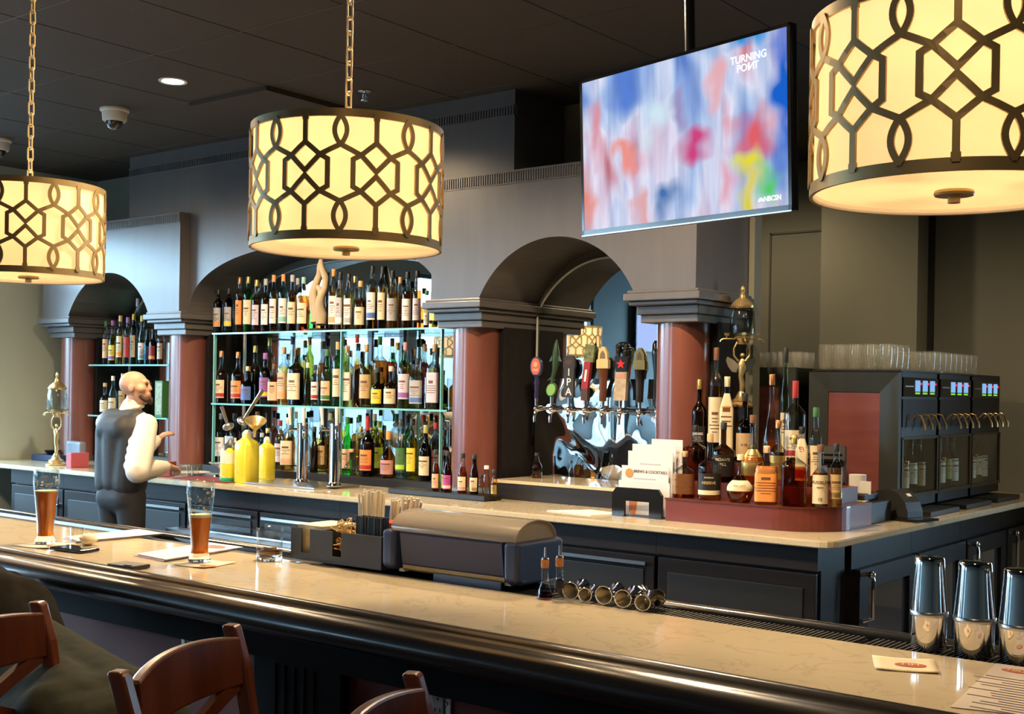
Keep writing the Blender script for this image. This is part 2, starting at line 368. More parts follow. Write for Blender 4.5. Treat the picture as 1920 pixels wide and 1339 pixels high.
b.bb(-4.62, -4.61, 5.91, 6.44, 3.374, 3.384); b.build('fluted_band', M_mill, t)
COLX = [-9.555, -8.01, -5.013, -3.474]
WHERE = ['beside the green wall at far left', 'behind the bartender', 'between the bottle shelves and the beer taps', 'right of the beer taps under the television']
for cx, wh in zip(COLX, WHERE):
    t = thing('column', 'round polished mahogany column '+wh, 'column', (cx, 6.05, .93), 0, 'mahogany columns of the back bar')
    MB().lathe([(.153, .03), (.153, 1.075)], 48).build('shaft', M_col, t)
    MB().lathe([(.165, .0), (.165, .03), (.158, .045), (.153, .05)], 40).build('base', M_mill, t)
    c = MB(); y1 = .385
    for hw, yf, z0, z1 in ((.185, -.175, 1.07, 1.115), (.20, -.195, 1.115, 1.165), (.222, -.245, 1.165, 1.19), (.245, -.27, 1.19, 1.232), (.228, -.252, 1.232, 1.25)):
        c.box((0, (yf+y1)/2, (z0+z1)/2), (2*hw, y1-yf, z1-z0), 0, 0, None, .006)
    c.build('capital', M_mill, t)
    MB().bb(-.19, .19, .05, .385, 0, 1.08).build('pilaster', M_dark, t)
# mirrors
def mirror(label, x0, x1, z0, zs, rise, seg, p=2.0):
    cx, a = (x0+x1)/2, (x1-x0)/2
    t = thing('mirror', label, 'mirror', (0, 0, 0), 0, 'mirrors of the back bar')
    ar = arc_pts(cx, zs, a, rise, 36, p, seg); poly = [(x0, z0), (x1, z0)]+ar
    stand(poly, 6.425, 6.435).build('mirror_glass', M_mirror, t)
    pts = [(x1, 6.42, z0)]+[(q[0], 6.42, q[1]) for q in ar]+[(x0, 6.42, z0)]
    MB().tube(pts, .007, 6).build('bevelled_edge', M_bevel, t)
mirror('arched mirror behind the beer taps', -4.80, -3.69, 1.0, 2.12, .34, True)
mirror('wide arched mirror behind the three rows of liquor bottles', -7.78, -5.27, .98, 2.15, .42, False, 2.25)
mirror('arched mirror behind the bartender at far left', -9.36, -8.25, .98, 2.12, .34, True)
# glass shelves
def shelf(label, x0, x1, z, y0=6.0, y1=6.40):
    t = thing('glass_shelf', label, 'shelf', ((x0+x1)/2, (y0+y1)/2, z), 0, 'glass bottle shelves'); h = (x1-x0)/2; d = (y1-y0)/2
    MB().bb(-h, h, -d+.006, d, -.012, 0).build('glass_plate', M_shelf, t)
    MB().bb(-h, h, -d, -d+.005, -.0125, .0005).build('polished_edge', M_sedge, t)
ZT, ZM, ZL1, ZL2 = 2.015, 1.468, 1.77, 1.335
shelf('topmost glass shelf under the wide arch', -7.66, -5.22, ZT)
shelf('middle glass shelf under the wide arch', -7.66, -5.22, ZM)
shelf('upper glass shelf in the far left arch behind the bartender', -9.34, -8.22, ZL1)
shelf('lower glass shelf in the far left arch behind the bartender', -9.34, -8.22, ZL2)
for px_, lab in ((403, 'beside the second column'), (641, 'in the middle of the wide arch'), (829, 'beside the third column')):
    q = at(px_, 700, Y=6.02)
    o = MB().bb(-.004, .004, -.005, .02, 0, ZT-.987-.013).build('glass_upright', M_sedge); o.location = (q.x, 6.01, .988)
    tag(o, 'slim glass upright holding the shelves '+lab, 'shelf support', 'glass shelf uprights')
# ================================================================ BACK COUNTER
poly = [(-9.94, 5.28), (-2.30, 5.28), (-2.265, 5.29), (-2.245, 5.31), (-2.235, 5.35), (-2.195, 9.04), (-3.7, 9.04), (-3.7, 6.545), (-3.235, 6.545), (-3.235, 6.445), (-9.94, 6.445)]
o = MB().prism(poly, .035, flatM(0, 0, .895)).build('countertop', M_stone); tag(o, 'long cream stone countertop of the back bar turning a corner at right', 'countertop')
bm = bmesh.new(); bm.from_mesh(o.data); bmesh.ops.bevel(bm, geom=[e for e in bm.edges if len(e.link_faces) == 2 and abs(e.calc_face_angle(0)) > 1.2 and abs(e.verts[0].co.z-e.verts[1].co.z) < .001], offset=.005, segments=2, affect='EDGES'); bm.to_mesh(o.data); bm.free()
# cabinets under the counter, seen across the aisle
M_fas = mat('black_fascia', (.018, .017, .019), .38, spec=.2, noise=18, stretch=(.1, 1, 1), col2=(.028, .026, .028))
dx = [-9.44, -8.66, -7.88, -7.10, -6.32, -5.54, -4.76, -3.98, -3.22, -2.34]
for i in range(9):
    x0, x1 = dx[i]+.001, dx[i+1]-.001; far = i < 2; h = (x1-x0)/2
    t = thing('back_bar_cabinet', '%s black cabinet from the left under the back counter' % ORD[i+1], 'cabinet', ((x0+x1)/2, 5.40, 0), 0, 'black cabinets under the back counter')
    MB().bb(-h, h, 0, .9 if i < 8 else .3, .1, .893).build('carcass', M_dark, t)
    MB().bb(-h, h, -.04, 0, .775, .893).build('fascia', M_fas, t)
    MB().bb(-h, h, .05, .88 if i < 8 else .28, 0, .1).build('plinth', M_blk, t)
    d = MB().box((0, -.02, .43), (2*h-.02, .04, .66), 0, 0, None, .004).build('door', M_dark, t)
    MB().box((0, -.042, .43), (2*h-.14, .008, .52), 0, 0, None, .003).build('inner_panel', M_blk, d)
    if far:
        k = MB(); k.tube([(h-.07, -.03, .63), (h-.07, -.085, .63), (h-.07, -.09, .60), (h-.07, -.09, .42), (h-.07, -.04, .40)], .012, 8); k.box((h-.07, -.05, .63), (.05, .03, .03)); k.build('handle', M_chrome, d)
    elif i < 8:
        k = MB(); k.box((0, -.06, .722), (2*h-.1, .012, .018)); k.box((-h+.07, -.045, .72), (.012, .03, .012)); k.box((h-.07, -.045, .72), (.012, .03, .012)); k.build('handle', M_steel, d)
# stainless sink bench on the bartender's side
t = thing('sink_bench', 'stainless steel sink bench with black front below the middle of the back counter', 'sink', (-6.15, 5.13, 0))
MB().bb(-.62, .62, -.15, .21, .08, .60).build('cabinet', M_dark, t)
MB().bb(-.64, .64, -.17, .21, .60, .645).build('steel_rim', M_steel, t)
MB().bb(-.60, .60, -.10, .17, .646, .65).build('basin', M_chrome, t)
for i in range(4):
    y0 = 5.71+.83*i
    t = thing('glass_door_cooler', '%s glass door cooler from the corner under the counter return' % ORD[i+1], 'cooler', (-2.32, y0+.414, 0), 0, 'glass door coolers at right')
    MB().bb(-.89, 0, -.413, .413, .1, .893).build('carcass', M_dark, t)
    MB().bb(-.85, -.05, -.41, .41, 0, .1).build('plinth', M_blk, t)
    f = MB(); f.bb(0, .04, -.40, -.29, .11, .75); f.bb(0, .04, .29, .40, .11, .75); f.bb(0, .04, -.29, .29, .65, .75); f.bb(0, .04, -.29, .29, .11, .20); d = f.build('door', M_dark, t)
    MB().bb(.01, .02, -.29, .29, .20, .65).build('pane', mat('dark_cooler_glass', (.05, .06, .075), .03, spec=1, coat=1), d)
    k = MB(); k.tube([(.03, -.35, .72), (.085, -.35, .73), (.09, -.35, .69), (.09, -.35, .51), (.04, -.35, .49)], .011, 8); k.ball((.08, -.35, .725), .02, 10); k.build('handle', M_chrome, d)
# ================================================================ FRONT BAR
BX0, BX1 = -7.2, .9
t = thing('bar_counter', 'front bar with black moulded rail, dark apron and red panels', 'bar', (0, 0, 0))
MB().bb(BX0, BX1, 2.16, 2.66, .1, 1.02).build('body', M_dark, t)
MB().bb(BX0, BX1, 2.20, 2.6, 0, .1).build('plinth', M_blk, t)
prof = [(2.05, 1.068), (2.044, 1.0765), (2.032, 1.079), (2.020, 1.0765), (2.012, 1.069), (2.004, 1.0625), (1.992, 1.061), (1.978, 1.058), (1.963, 1.050), (1.953, 1.037), (1.950, 1.022), (1.955, 1.008), (1.965, .999), (1.98, .996), (1.985, .990), (2.06, .988)]
MB().sweep(prof, BX0, BX1, None, 0, True).build('arm_rail', mat('black_lacquer_rail', (.012, .010, .010), .26, spec=.5, coat=.15, noise=30, stretch=(.05, 1, 1), col2=(.02, .015, .013)), t)
M_apr = mat('near_black_lacquer', (.006, .005, .005), .55, spec=.12)
MB().bb(BX0, BX1, 2.09, 2.16, .895, .992).build('apron', M_apr, t)
k = 0
for px0 in (-2.484-2*2.3, -2.484-2.3, -2.484, -2.484+2.3):
    b = MB(); b.bb(px0, px0+.325, 2.10, 2.165, .1, .895)
    for j in range(5): b.bb(px0+.085+.036*j, px0+.088+.036*j, 2.096, 2.1, .14, .885)
    b.build('fluted_pilaster', mat('black_fluted', (.007, .006, .006), .5, spec=.15), t)
    MB().bb(px0+.325, px0+2.3, 2.13, 2.165, .13, .895).build('red_panel', M_red, t)
MB().bb(BX0, BX1, 2.046, 2.508, 1.032, 1.07).build('stone_top', M_stone, t)['label'] = 'cream veined stone bar top'
# service trough behind the stone: ribbed rubber mats, raised lip
MB().bb(BX0, BX1, 2.508, 2.66, 1.02, 1.055).build('trough', M_blk, t)
pr = [(2.618, 1.02), (2.618, 1.066), (2.624, 1.074), (2.634, 1.078), (2.655, 1.078), (2.668, 1.072), (2.675, 1.06), (2.675, .98), (2.66, .98)]
MB().sweep(pr, BX0, BX1, None, 0, True).build('lip', mat('dark_rail', (.02, .021, .024), .22, spec=.6, coat=.4), t)
for (x0, x1, wh) in ((-2.62, -1.86, 'under the garnish tray'), (-1.72, -1.02, 'right of the jiggers'), (-1.0, -.2, 'under the cocktail shakers')):
    b = MB(); b.bb(x0, x1, 2.512, 2.614, 1.055, 1.060)
    n = int((x1-x0)/.012)
    for j in range(n):
        xx = x0+(x1-x0)*(j+.5)/n; b.box((xx, 2.563, 1.063), (.005, .094, .006), .5 if 0 else 0)
    o = b.build('bar_mat', mat('black_rubber', (.014, .014, .014), .6)); tag(o, 'ribbed black rubber bar mat '+wh, 'bar mat', 'rubber bar mats')
# ================================================================ PENDANTS
def fabric():
    m = bpy.data.materials.new('ivory_shade_fabric'); m.use_nodes = True; nt = m.node_tree; n = nt.nodes; L = nt.links
    n.remove(n['Principled BSDF'])
    t = n.new('ShaderNodeBsdfTranslucent'); t.inputs[0].default_value = (.96, .84, .66, 1)
    d = n.new('ShaderNodeBsdfDiffuse'); d.inputs[0].default_value = (.90, .82, .68, 1)
    mx = n.new('ShaderNodeMixShader'); mx.inputs[0].default_value = .45; L.new(t.outputs[0], mx.inputs[1]); L.new(d.outputs[0], mx.inputs[2])
    e = n.new('ShaderNodeEmission'); e.inputs[0].default_value = (1, .74, .42, 1); e.inputs[1].default_value = .18
    a = n.new('ShaderNodeAddShader'); L.new(mx.outputs[0], a.inputs[0]); L.new(e.outputs[0], a.inputs[1]); L.new(a.outputs[0], n['Material Output'].inputs[0])
    return m
M_fab = fabric()
PR, PH = .255, .324
def ribbon(b, pts, w, R, th=.005, closed=False):
    """flat strip along (u metres of arc, z) bent round radius R"""
    for (u0, z0), (u1, z1) in zip(pts, pts[1:]+(pts[:1] if closed else [])):
        d = Vector((u1-u0, z1-z0)); l = d.length; d /= l; n = Vector((-d.y, d.x))*w/2
        a0 = Vector((u0, z0))-d*w*.3; a1 = Vector((u1, z1))+d*w*.3; k = max(1, int(l/.02)); vs = []; fs = []
        for i in range(k+1):
            c = a0.lerp(a1, i/k)
            for sgn, rr in ((1, R), (1, R+th), (-1, R+th), (-1, R)):
                q = c+n*sgn; an = q.x/R; vs.append((rr*math.sin(an), -rr*math.cos(an), q.y))
        for i in range(k):
            for j in range(4): fs.append((i*4+j, i*4+(j+1) % 4, i*4+4+(j+1) % 4, i*4+4+j))
        fs += [(0, 1, 2, 3), (4*k+3, 4*k+2, 4*k+1, 4*k)]
        b.add(vs, fs)
def make_pendant(loc, label, phase):
    t = thing('pendant_lamp', label, 'pendant lamp', loc, 0, 'drum pendant lamps over the bar')
    MB().lathe([(PR-.006, .004), (PR-.006, PH-.004), (PR-.008, PH-.004), (PR-.008, .004)], 72, caps=False).build('fabric_shade', M_fab, t)
    for nm, z0, z1 in (('top_rim', PH-.020, PH), ('bottom_rim', 0, .022)):
        MB().lathe([(PR-.004, z0), (PR+.002, z0), (PR+.002, z1), (PR-.004, z1)], 72, caps=False).build(nm, M_bronze, t)
    MB().lathe([(PR-.0045, .001), (PR-.0045, .02)], 72, caps=False).build('fabric_lip', M_fab, t)
    MB().lathe([(.001, .012), (PR-.006, .012), (PR-.006, .016), (.001, .016)], 64, caps=False).build('diffuser', M_fab, t)
    f = MB().lathe([(.001, -.014), (.011, -.014), (.011, -.002), (.034, -.001), (.036, .003), (.034, .008), (.001, .008)], 28, caps=False); f.build('finial', M_bronze, t)
    b = MB(); zc = (.022+PH-.020)/2; hh = (PH-.020-.022)/2; N = 9; hp = PI*PR/N; w = .0125
    for k in range(N):
        u0 = phase*PR+2*hp*k                        # bar centre
        P = lambda a, v: (u0+a*hp, zc+v*hh)
        for s_ in (1, -1):
            ribbon(b, [P(0, s_*1.03), P(0, s_*.55)], w, PR)
            vs = [P(-.09, s_*1.02), P(-.02, s_*.93), P(.02, s_*.93), P(.09, s_*1.02)]
            ribbon(b, [P(-.05, s_*.985), P(.05, s_*.985)], .012, PR)
            for g in (1, -1):
                ribbon(b, [P(0, s_*.55), P(g*.43, s_*.32), P(g*.65, s_*.24)], w, PR)
                ribbon(b, [P(g*1, s_*.50), P(g*.43, s_*.32), P(0, s_*.04)], w, PR)
                ribbon(b, [(u0+hp+g*.0150*math.sin(PI*i/10)**.9, zc+s_*hh*(.49+.53*i/10)) for i in range(11)], .0115, PR)
        for g in (1, -1): ribbon(b, [P(g*.65, .24), P(g*.65, -.24)], w, PR)
    b.build('lattice', M_bronze, t)
    sp = MB()
    for k in range(3):
        a = 2*PI*k/3+.4; sp.cyl((0, 0, PH-.02), ((PR-.01)*math.cos(a), (PR-.01)*math.sin(a), PH-.012), .003, seg=6)
    sp.cyl((0, 0, .02), (0, 0, PH+.02), .006, seg=8)
    sp.build('spider_frame', M_bronze, t)
    for k in range(3):
        a = 2*PI*k/3+phase; x, y = .07*math.cos(a), .07*math.sin(a)
        bl = MB().lathe([(.001, .10), (.018, .11), (.028, .14), (.022, .17), (.013, .19), (.013, .215), (.001, .216)], 16, Matrix.Translation((x, y, 0)), caps=False).build('bulb', M_white, t)
        l = bpy.data.lights.new('bulb_light', 'POINT'); l.energy = BULB; l.color = (1, .74, .44); l.shadow_soft_size = .03
        lo = bpy.data.objects.new('bulb_light', l); C.objects.link(lo); lo.parent = t; lo.location = (x*.2, y*.2, .235)
    ch = MB(); z = PH+.012; k = 0
    while z < ZC-loc[2]-.03:
        pts = []
        for i in range(16):
            a = 2*PI*i/16; c, s_ = math.cos(a), math.sin(a); dz = (.016 if s_ > 0 else -.016)
            px_, pz = .0095*c, .0085*s_+dz
            pts.append((px_, 0, z+.025+pz) if k % 2 else (0, px_, z+.025+pz))
        ch.tube(pts, .0028, 6, closed=True); z += .0405; k += 1
    ch.build('chain', mat('satin_gold', (.60, .47, .25), .4, .35), t)
    MB().lathe([(.001, -.03), (.02, -.03), (.06, -.012), (.065, 0)], 24, Matrix.Translation((0, 0, ZC-loc[2])), caps=False).build('ceiling_canopy', M_bronze, t)
    return t
BULB = 2.5
make_pendant((-3.998, 2.323, 1.972), 'drum pendant lamp with bronze lattice shade, leftmost of the three over the bar', .3)
make_pendant((-2.355, 2.285, 1.972), 'drum pendant lamp with bronze lattice shade, middle one in front of the arches', .59+.49)
make_pendant((-.722, 2.228, 1.970), 'drum pendant lamp with bronze lattice shade, nearest and largest at right', .32)
for x_, lab in ((-5.64, 'drum pendant lamp of the same row, left of the photo'), (-7.33, 'drum pendant lamp of the same row, seen only in the mirror behind the taps'), (-9.02, 'drum pendant lamp of the same row nearest the windows, seen only in the bar mirrors')):
    make_pendant((x_, 2.33, 1.972), lab, .5)
# ================================================================ CEILING FITTINGS
t = thing('downlight', 'lit round recessed ceiling downlight above the left of the bar', 'downlight', (-6.258, 4.572, ZC))
MB().lathe([(.068, -.004), (.085, -.006), (.088, 0), (.068, 0)], 32, caps=False).build('trim_ring', M_white, t)
MB().lathe([(.001, -.003), (.068, -.003)], 32, caps=False).build('lens', glow('downlight_lens', (1, .86, .6), 30), t)
for x_, y_, w_ in DOWNLIGHTS_AND_FILL[1:]: t['group'] = 'recessed ceiling downlights'; dup(t, (x_, y_, ZC), None, 'unseen ceiling downlight, mostly added as fill light')
def dome(loc, label):
    t = thing('security_camera', label, 'camera', loc, 0, 'dome cameras on the ceiling')
    MB().lathe([(.001, 0), (.098, 0), (.098, -.014), (.085, -.022), (.080, -.075), (.072, -.085), (.001, -.085)], 32, caps=False).build('housing', M_white, t)
    MB().lathe([(.058, -.085), (.055, -.105), (.042, -.128), (.022, -.140), (.001, -.144)], 28, caps=False).build('dome_lens', mat('smoked_dome', (.02, .022, .026), .05, spec=.9, coat=1), t)
dome((-7.233, 4.815, ZC), 'white dome security camera on the ceiling left of the lit downlight')
q = at(-3, 262, Z=3.48); dome((q.x, q.y, ZC), 'white dome security camera at the left edge of the photo')
t = thing('sprinkler', 'small chrome fire sprinkler on the ceiling right of the middle pendant chain', 'sprinkler', (-5.438, 5.416, ZC))
MB().lathe([(.001, 0), (.042, 0), (.044, -.006), (.03, -.012), (.001, -.012)], 24, caps=False).build('escutcheon', M_chrome, t)
b = MB().cyl((0, 0, -.01), (0, 0, -.05), .008, seg=10); b.lathe([(.001, -.066), (.022, -.066), (.024, -.062), (.001, -.060)], 16, caps=False)
b.tube([(-.015, 0, -.02), (-.02, 0, -.045), (-.008, 0, -.062)], .003, 6); b.tube([(.015, 0, -.02), (.02, 0, -.045), (.008, 0, -.062)], .003, 6); b.build('sprinkler_head', M_chrome, t)
# ================================================================ TELEVISION
t = thing('television', 'large flat television showing blurred bright sports, hung from the ceiling', 'television', (-2.592, 4.423, 2.67))
t.rotation_euler = Euler((math.radians(3.2), math.radians(.7), math.radians(-14.9)))
b = MB(); W2, H2 = .615, .355
b.box((0, .02, 0), (2*W2, .035, 2*H2), 0, 0, None, .004); b.box((0, .05, -.02), (.8, .04, .45), 0, 0, None, .01)
b.bb(-W2, -W2+.016, -.004, .004, -H2, H2); b.bb(W2-.016, W2, -.004, .004, -H2, H2); b.bb(-W2, W2, -.004, .004, H2-.014, H2); b.bb(-W2, W2, -.004, .004, -H2, -H2+.022)
b.build('bezel', M_blkg, t)
MB().bb(-W2, W2, -.007, .03, -H2-.004, -H2+.001).build('chrome_edge', M_steel, t)
def screen_mat(name, st):
    m = bpy.data.materials.new(name); m.use_nodes = True; nt = m.node_tree; n = nt.nodes; L = nt.links; n.remove(n['Principled BSDF'])
    tc = n.new('ShaderNodeTexCoord')
    def noise(sc, scale, det, off):
        mp = n.new('ShaderNodeMapping'); mp.inputs['Scale'].default_value = sc; mp.inputs['Location'].default_value = off
        z = n.new('ShaderNodeTexNoise'); z.inputs['Scale'].default_value = scale; z.inputs['Detail'].default_value = det; z.inputs['Distortion'].default_value = .5
        L.new(tc.outputs['Object'], mp.inputs[0]); L.new(mp.outputs[0], z.inputs['Vector']); return z
    def ramp(src, els):
        r = n.new('ShaderNodeValToRGB'); cr = r.color_ramp
        cr.elements[0].position = els[0][0]; cr.elements[0].color = (*els[0][1], 1); cr.elements[1].position = els[-1][0]; cr.elements[1].color = (*els[-1][1], 1)
        for p_, c_ in els[1:-1]: e_ = cr.elements.new(p_); e_.color = (*c_, 1)
        L.new(src.outputs[0], r.inputs[0]); return r
    wn = n.new('ShaderNodeTexNoise'); wn.inputs['Scale'].default_value = 6; wn.inputs['Detail'].default_value = 1.5; L.new(tc.outputs['Object'], wn.inputs['Vector'])
    warp = n.new('ShaderNodeVectorMath'); warp.operation = 'MULTIPLY_ADD'; warp.inputs[1].default_value = (.22, 0, .34)
    sub = n.new('ShaderNodeVectorMath'); sub.operation = 'SUBTRACT'; sub.inputs[1].default_value = (.11, 0, .17)
    L.new(wn.outputs['Color'], warp.inputs[0]); L.new(tc.outputs['Object'], sub.inputs[0]); L.new(sub.outputs[0], warp.inputs[2])
    base = ramp(noise((1.5, 1, .9), 2.2, 2, (3.3, 0, 1.7)), [(.26, (.06, .16, .52)), (.36, (.24, .38, .76)), (.46, (.50, .64, .90)), (.54, (.80, .80, .96)), (.62, (.80, .62, .76)), (.74, (.72, .22, .24))])
    st2 = ramp(noise((6, 1, .7), 3, 3, (0, 0, 5)), [(.35, (.55, .60, .72)), (.65, (1.0, 1.0, 1.0))])
    mx = n.new('ShaderNodeMixRGB'); mx.blend_type = 'MULTIPLY'; mx.inputs[0].default_value = .75; L.new(base.outputs[0], mx.inputs[1]); L.new(st2.outputs[0], mx.inputs[2])
    cur = mx
    for (cx, cz, rx, rz, col) in ((.60, .12, .10, .5, (.01, .12, .60)), (-.60, -.2, .10, .22, (.80, .26, .20)), (.42, -.04, .14, .12, (.75, .12, .14)), (.40, -.16, .10, .10, (.78, .70, .05)), (.50, -.24, .10, .13, (.10, .60, .16)), (.40, .34, .16, .06, (.02, .30, .74)), (-.30, .26, .13, .10, (.10, .22, .66)), (-.50, .12, .08, .16, (.72, .30, .36)), (.22, .20, .07, .14, (.80, .42, .46)), (-.12, .10, .14, .12, (.62, .80, .90)), (-.22, -.26, .05, .10, (.75, .40, .42)), (.28, -.22, .06, .14, (.76, .40, .52)), (.02, .12, .06, .12, (.34, .30, .55)), (.12, -.02, .12, .08, (.62, .06, .22)), (-.32, -.03, .09, .07, (.85, .30, .26)), (.38, -.27, .05, .12, (.72, .62, .06)), (-.05, -.24, .08, .12, (.06, .18, .45))):
        mp = n.new('ShaderNodeMapping'); mp.vector_type = 'POINT'; mp.inputs['Location'].default_value = (-cx/rx, 0, -cz/rz); mp.inputs['Scale'].default_value = (1/rx, 0, 1/rz)
        g = n.new('ShaderNodeTexGradient'); g.gradient_type = 'SPHERICAL'; L.new(warp.outputs[0], mp.inputs[0]); L.new(mp.outputs[0], g.inputs[0])
        k = n.new('ShaderNodeMath'); k.operation = 'MULTIPLY'; k.use_clamp = True; k.inputs[1].default_value = 1.25; L.new(g.outputs[0], k.inputs[0])
        m2 = n.new('ShaderNodeMixRGB'); m2.inputs[2].default_value = (*col, 1); L.new(k.outputs[0], m2.inputs[0]); L.new(cur.outputs[0], m2.inputs[1]); cur = m2
    e = n.new('ShaderNodeEmission'); e.inputs[1].default_value = st; L.new(cur.outputs[0], e.inputs[0]); L.new(e.outputs[0], n['Material Output'].inputs[0]); return m
sc = MB().bb(-W2+.016, W2-.016, -.002, .001, -H2+.022, H2-.014).build('screen', screen_mat('sports_picture', .78), t)
M_scrw = glow('screen_white', (.92, .94, 1), .9)
BD = .02
for w_, x_, z_, fl in (('TURNING', .405, .262, 1), ('POI', .377, .226, 1), ('N', .4205, .226, -1), ('T', .4455, .226, 1)):
    text(w_, .042, wallM(x_, -.003, z_) @ Matrix.Diagonal((fl, 1, 1, 1)), M_scrw, sc, bold=.025)
text('NBCSN', .028, wallM(.520, -.003, -.300), M_scrw, sc, sx=.95, bold=.03)
b = MB()
for k in range(6):
    a = math.radians(15+30*k); b.add([(.462+.004*math.cos(a-.25), -.003, -.308+.004*math.sin(a-.25)), (.462+.017*math.cos(a-.2), -.003, -.308+.017*math.sin(a-.2)), (.462+.017*math.cos(a+.2), -.003, -.308+.017*math.sin(a+.2)), (.462+.004*math.cos(a+.25), -.003, -.308+.004*math.sin(a+.25))], [(0, 1, 2, 3)])
b.build('fan_logo', M_scrw, sc)
b = MB().cyl((0, .09, 0), (0, .09, ZC-2.67), .022, seg=16); b.box((0, .075, 0), (.3, .04, .3)); b.box((0, .09, ZC-2.68), (.12, .12, .02)); b.build('ceiling_mount', M_dark, t)
# ================================================================ LETTERING-FREE SECOND SCREEN on the window wall (seen in the mirror)
t = thing('television', 'television with pale blue screen on the far left wall, seen only in the arched mirror', 'television', (XL+.06, -3.45, 2.6), PI/2)
MB().box((0, 0, 0), (1.15, .05, .70), 0, 0, None, .004).build('bezel', M_blkg, t)
MB().bb(-.55, .55, -.028, -.024, -.325, .325).build('screen', glow('pale_screen', (.45, .55, 1), 1.3), t)
# ================================================================ BOTTLES
TINT = {  # name: (through colour, grazing colour, word)
 'clear': ((.92, .94, .92), (.07, .085, .08), 'clear'), 'amber': ((.92, .54, .15), (.30, .10, .02), 'amber'), 'brown': ((.62, .28, .08), (.12, .04, .012), 'brown'),
 'dark': ((.20, .11, .07), (.02, .014, .012), 'dark'), 'green': ((.16, .72, .16), (.01, .14, .02), 'bright green'), 'dkgreen': ((.22, .30, .08), (.02, .035, .012), 'dark green'),
 'olive': ((.60, .62, .18), (.12, .12, .02), 'olive'), 'yellow': ((.93, .84, .16), (.36, .28, .02), 'yellow'), 'teal': ((.66, .90, .88), (.08, .22, .22), 'pale teal'),
 'red': ((.55, .05, .04), (.12, .01, .01), 'red'), 'honey': ((.96, .76, .34), (.40, .19, .03), 'honey coloured'), 'purple': ((.35, .12, .28), (.08, .02, .07), 'purple')}
PAINT = {'cream': (.72, .62, .42), 'white': (.78, .76, .72), 'orange': (.80, .30, .08), 'yellow': (.80, .62, .06), 'black': (.015, .014, .014), 'gold': (.60, .42, .14), 'red': (.42, .03, .025),
 'green': (.05, .17, .05), 'lime': (.42, .62, .06), 'blue': (.08, .16, .42), 'grey': (.40, .40, .40), 'tan': (.52, .36, .18), 'pink': (.62, .30, .30), 'cork': (.58, .38, .18), 'copper': (.55, .24, .10),
 'purple': (.28, .10, .34), 'teal': (.25, .50, .48), 'brown': (.16, .07, .03), 'peach': (.74, .46, .28), 'lavender': (.58, .52, .60), 'magenta': (.50, .06, .34), 'olive': (.36, .34, .10)}
def glassmat(k): c, e, w = TINT[k]; return tint('bottle_glass_'+k, c, e)
def paint(k): return mat('paint_'+k, PAINT[k], .45 if k not in ('gold', 'copper') else .3, .8 if k in ('gold', 'copper') else 0)
KIND = {  # shoulder start, neck start (fractions), neck radius (m), squareness, base taper, label range
 'std': (.60, .74, .0145, 0, 1, (.14, .52)), 'tall': (.68, .80, .0135, 0, 1, (.15, .58)), 'wine': (.52, .74, .0145, 0, 1, (.10, .44)), 'cone': (.10, .80, .014, 0, 1, (.08, .38)),
 'squat': (.50, .64, .015, 0, 1, (.10, .46)), 'round': (.30, .60, .016, 0, .75, (.16, .40)), 'beer': (.42, .78, .013, 0, 1, (.08, .42)), 'sq': (.62, .74, .0145, 5, 1, (.10, .56)),
 'flask': (.56, .70, .0145, 4, 1, (.08, .52)), 'slim': (.20, .86, .013, 0, .9, (.08, .40)), 'bell': (.40, .68, .015, 0, 1.02, (.08, .38)), 'drop': (.18, .70, .014, 0, .62, (.20, .42))}
def profile(kind, H, R, cap):
    hs, hn, rn, sq, bt, _ = KIND[kind]; rn = min(rn, R*.6); top = H-cap*.25
    pr = [(R*bt*.90, 0), (R*bt, .006)]
    if kind in ('round', 'drop'):
        for i in range(1, 9):
            f = i/8; pr.append((R*(bt+(1-bt)*math.sin(f*PI/2)), .006+f*(hs*H-.006)))
    else: pr.append((R, hs*H))
    for i in range(1, 9):
        f = i/8; k = .5+.5*math.cos(PI*f); k = k**.8 if kind in ('std', 'tall', 'sq', 'flask', 'squat') else k
        pr.append((rn+(R-rn)*k, hs*H+(hn-hs)*H*f))
    pr += [(rn, top-.004), (rn+.0012, top)]
    return pr, sq
LABELS = set()
def unique(s_):
    assert s_ not in LABELS, s_
    LABELS.add(s_); return s_
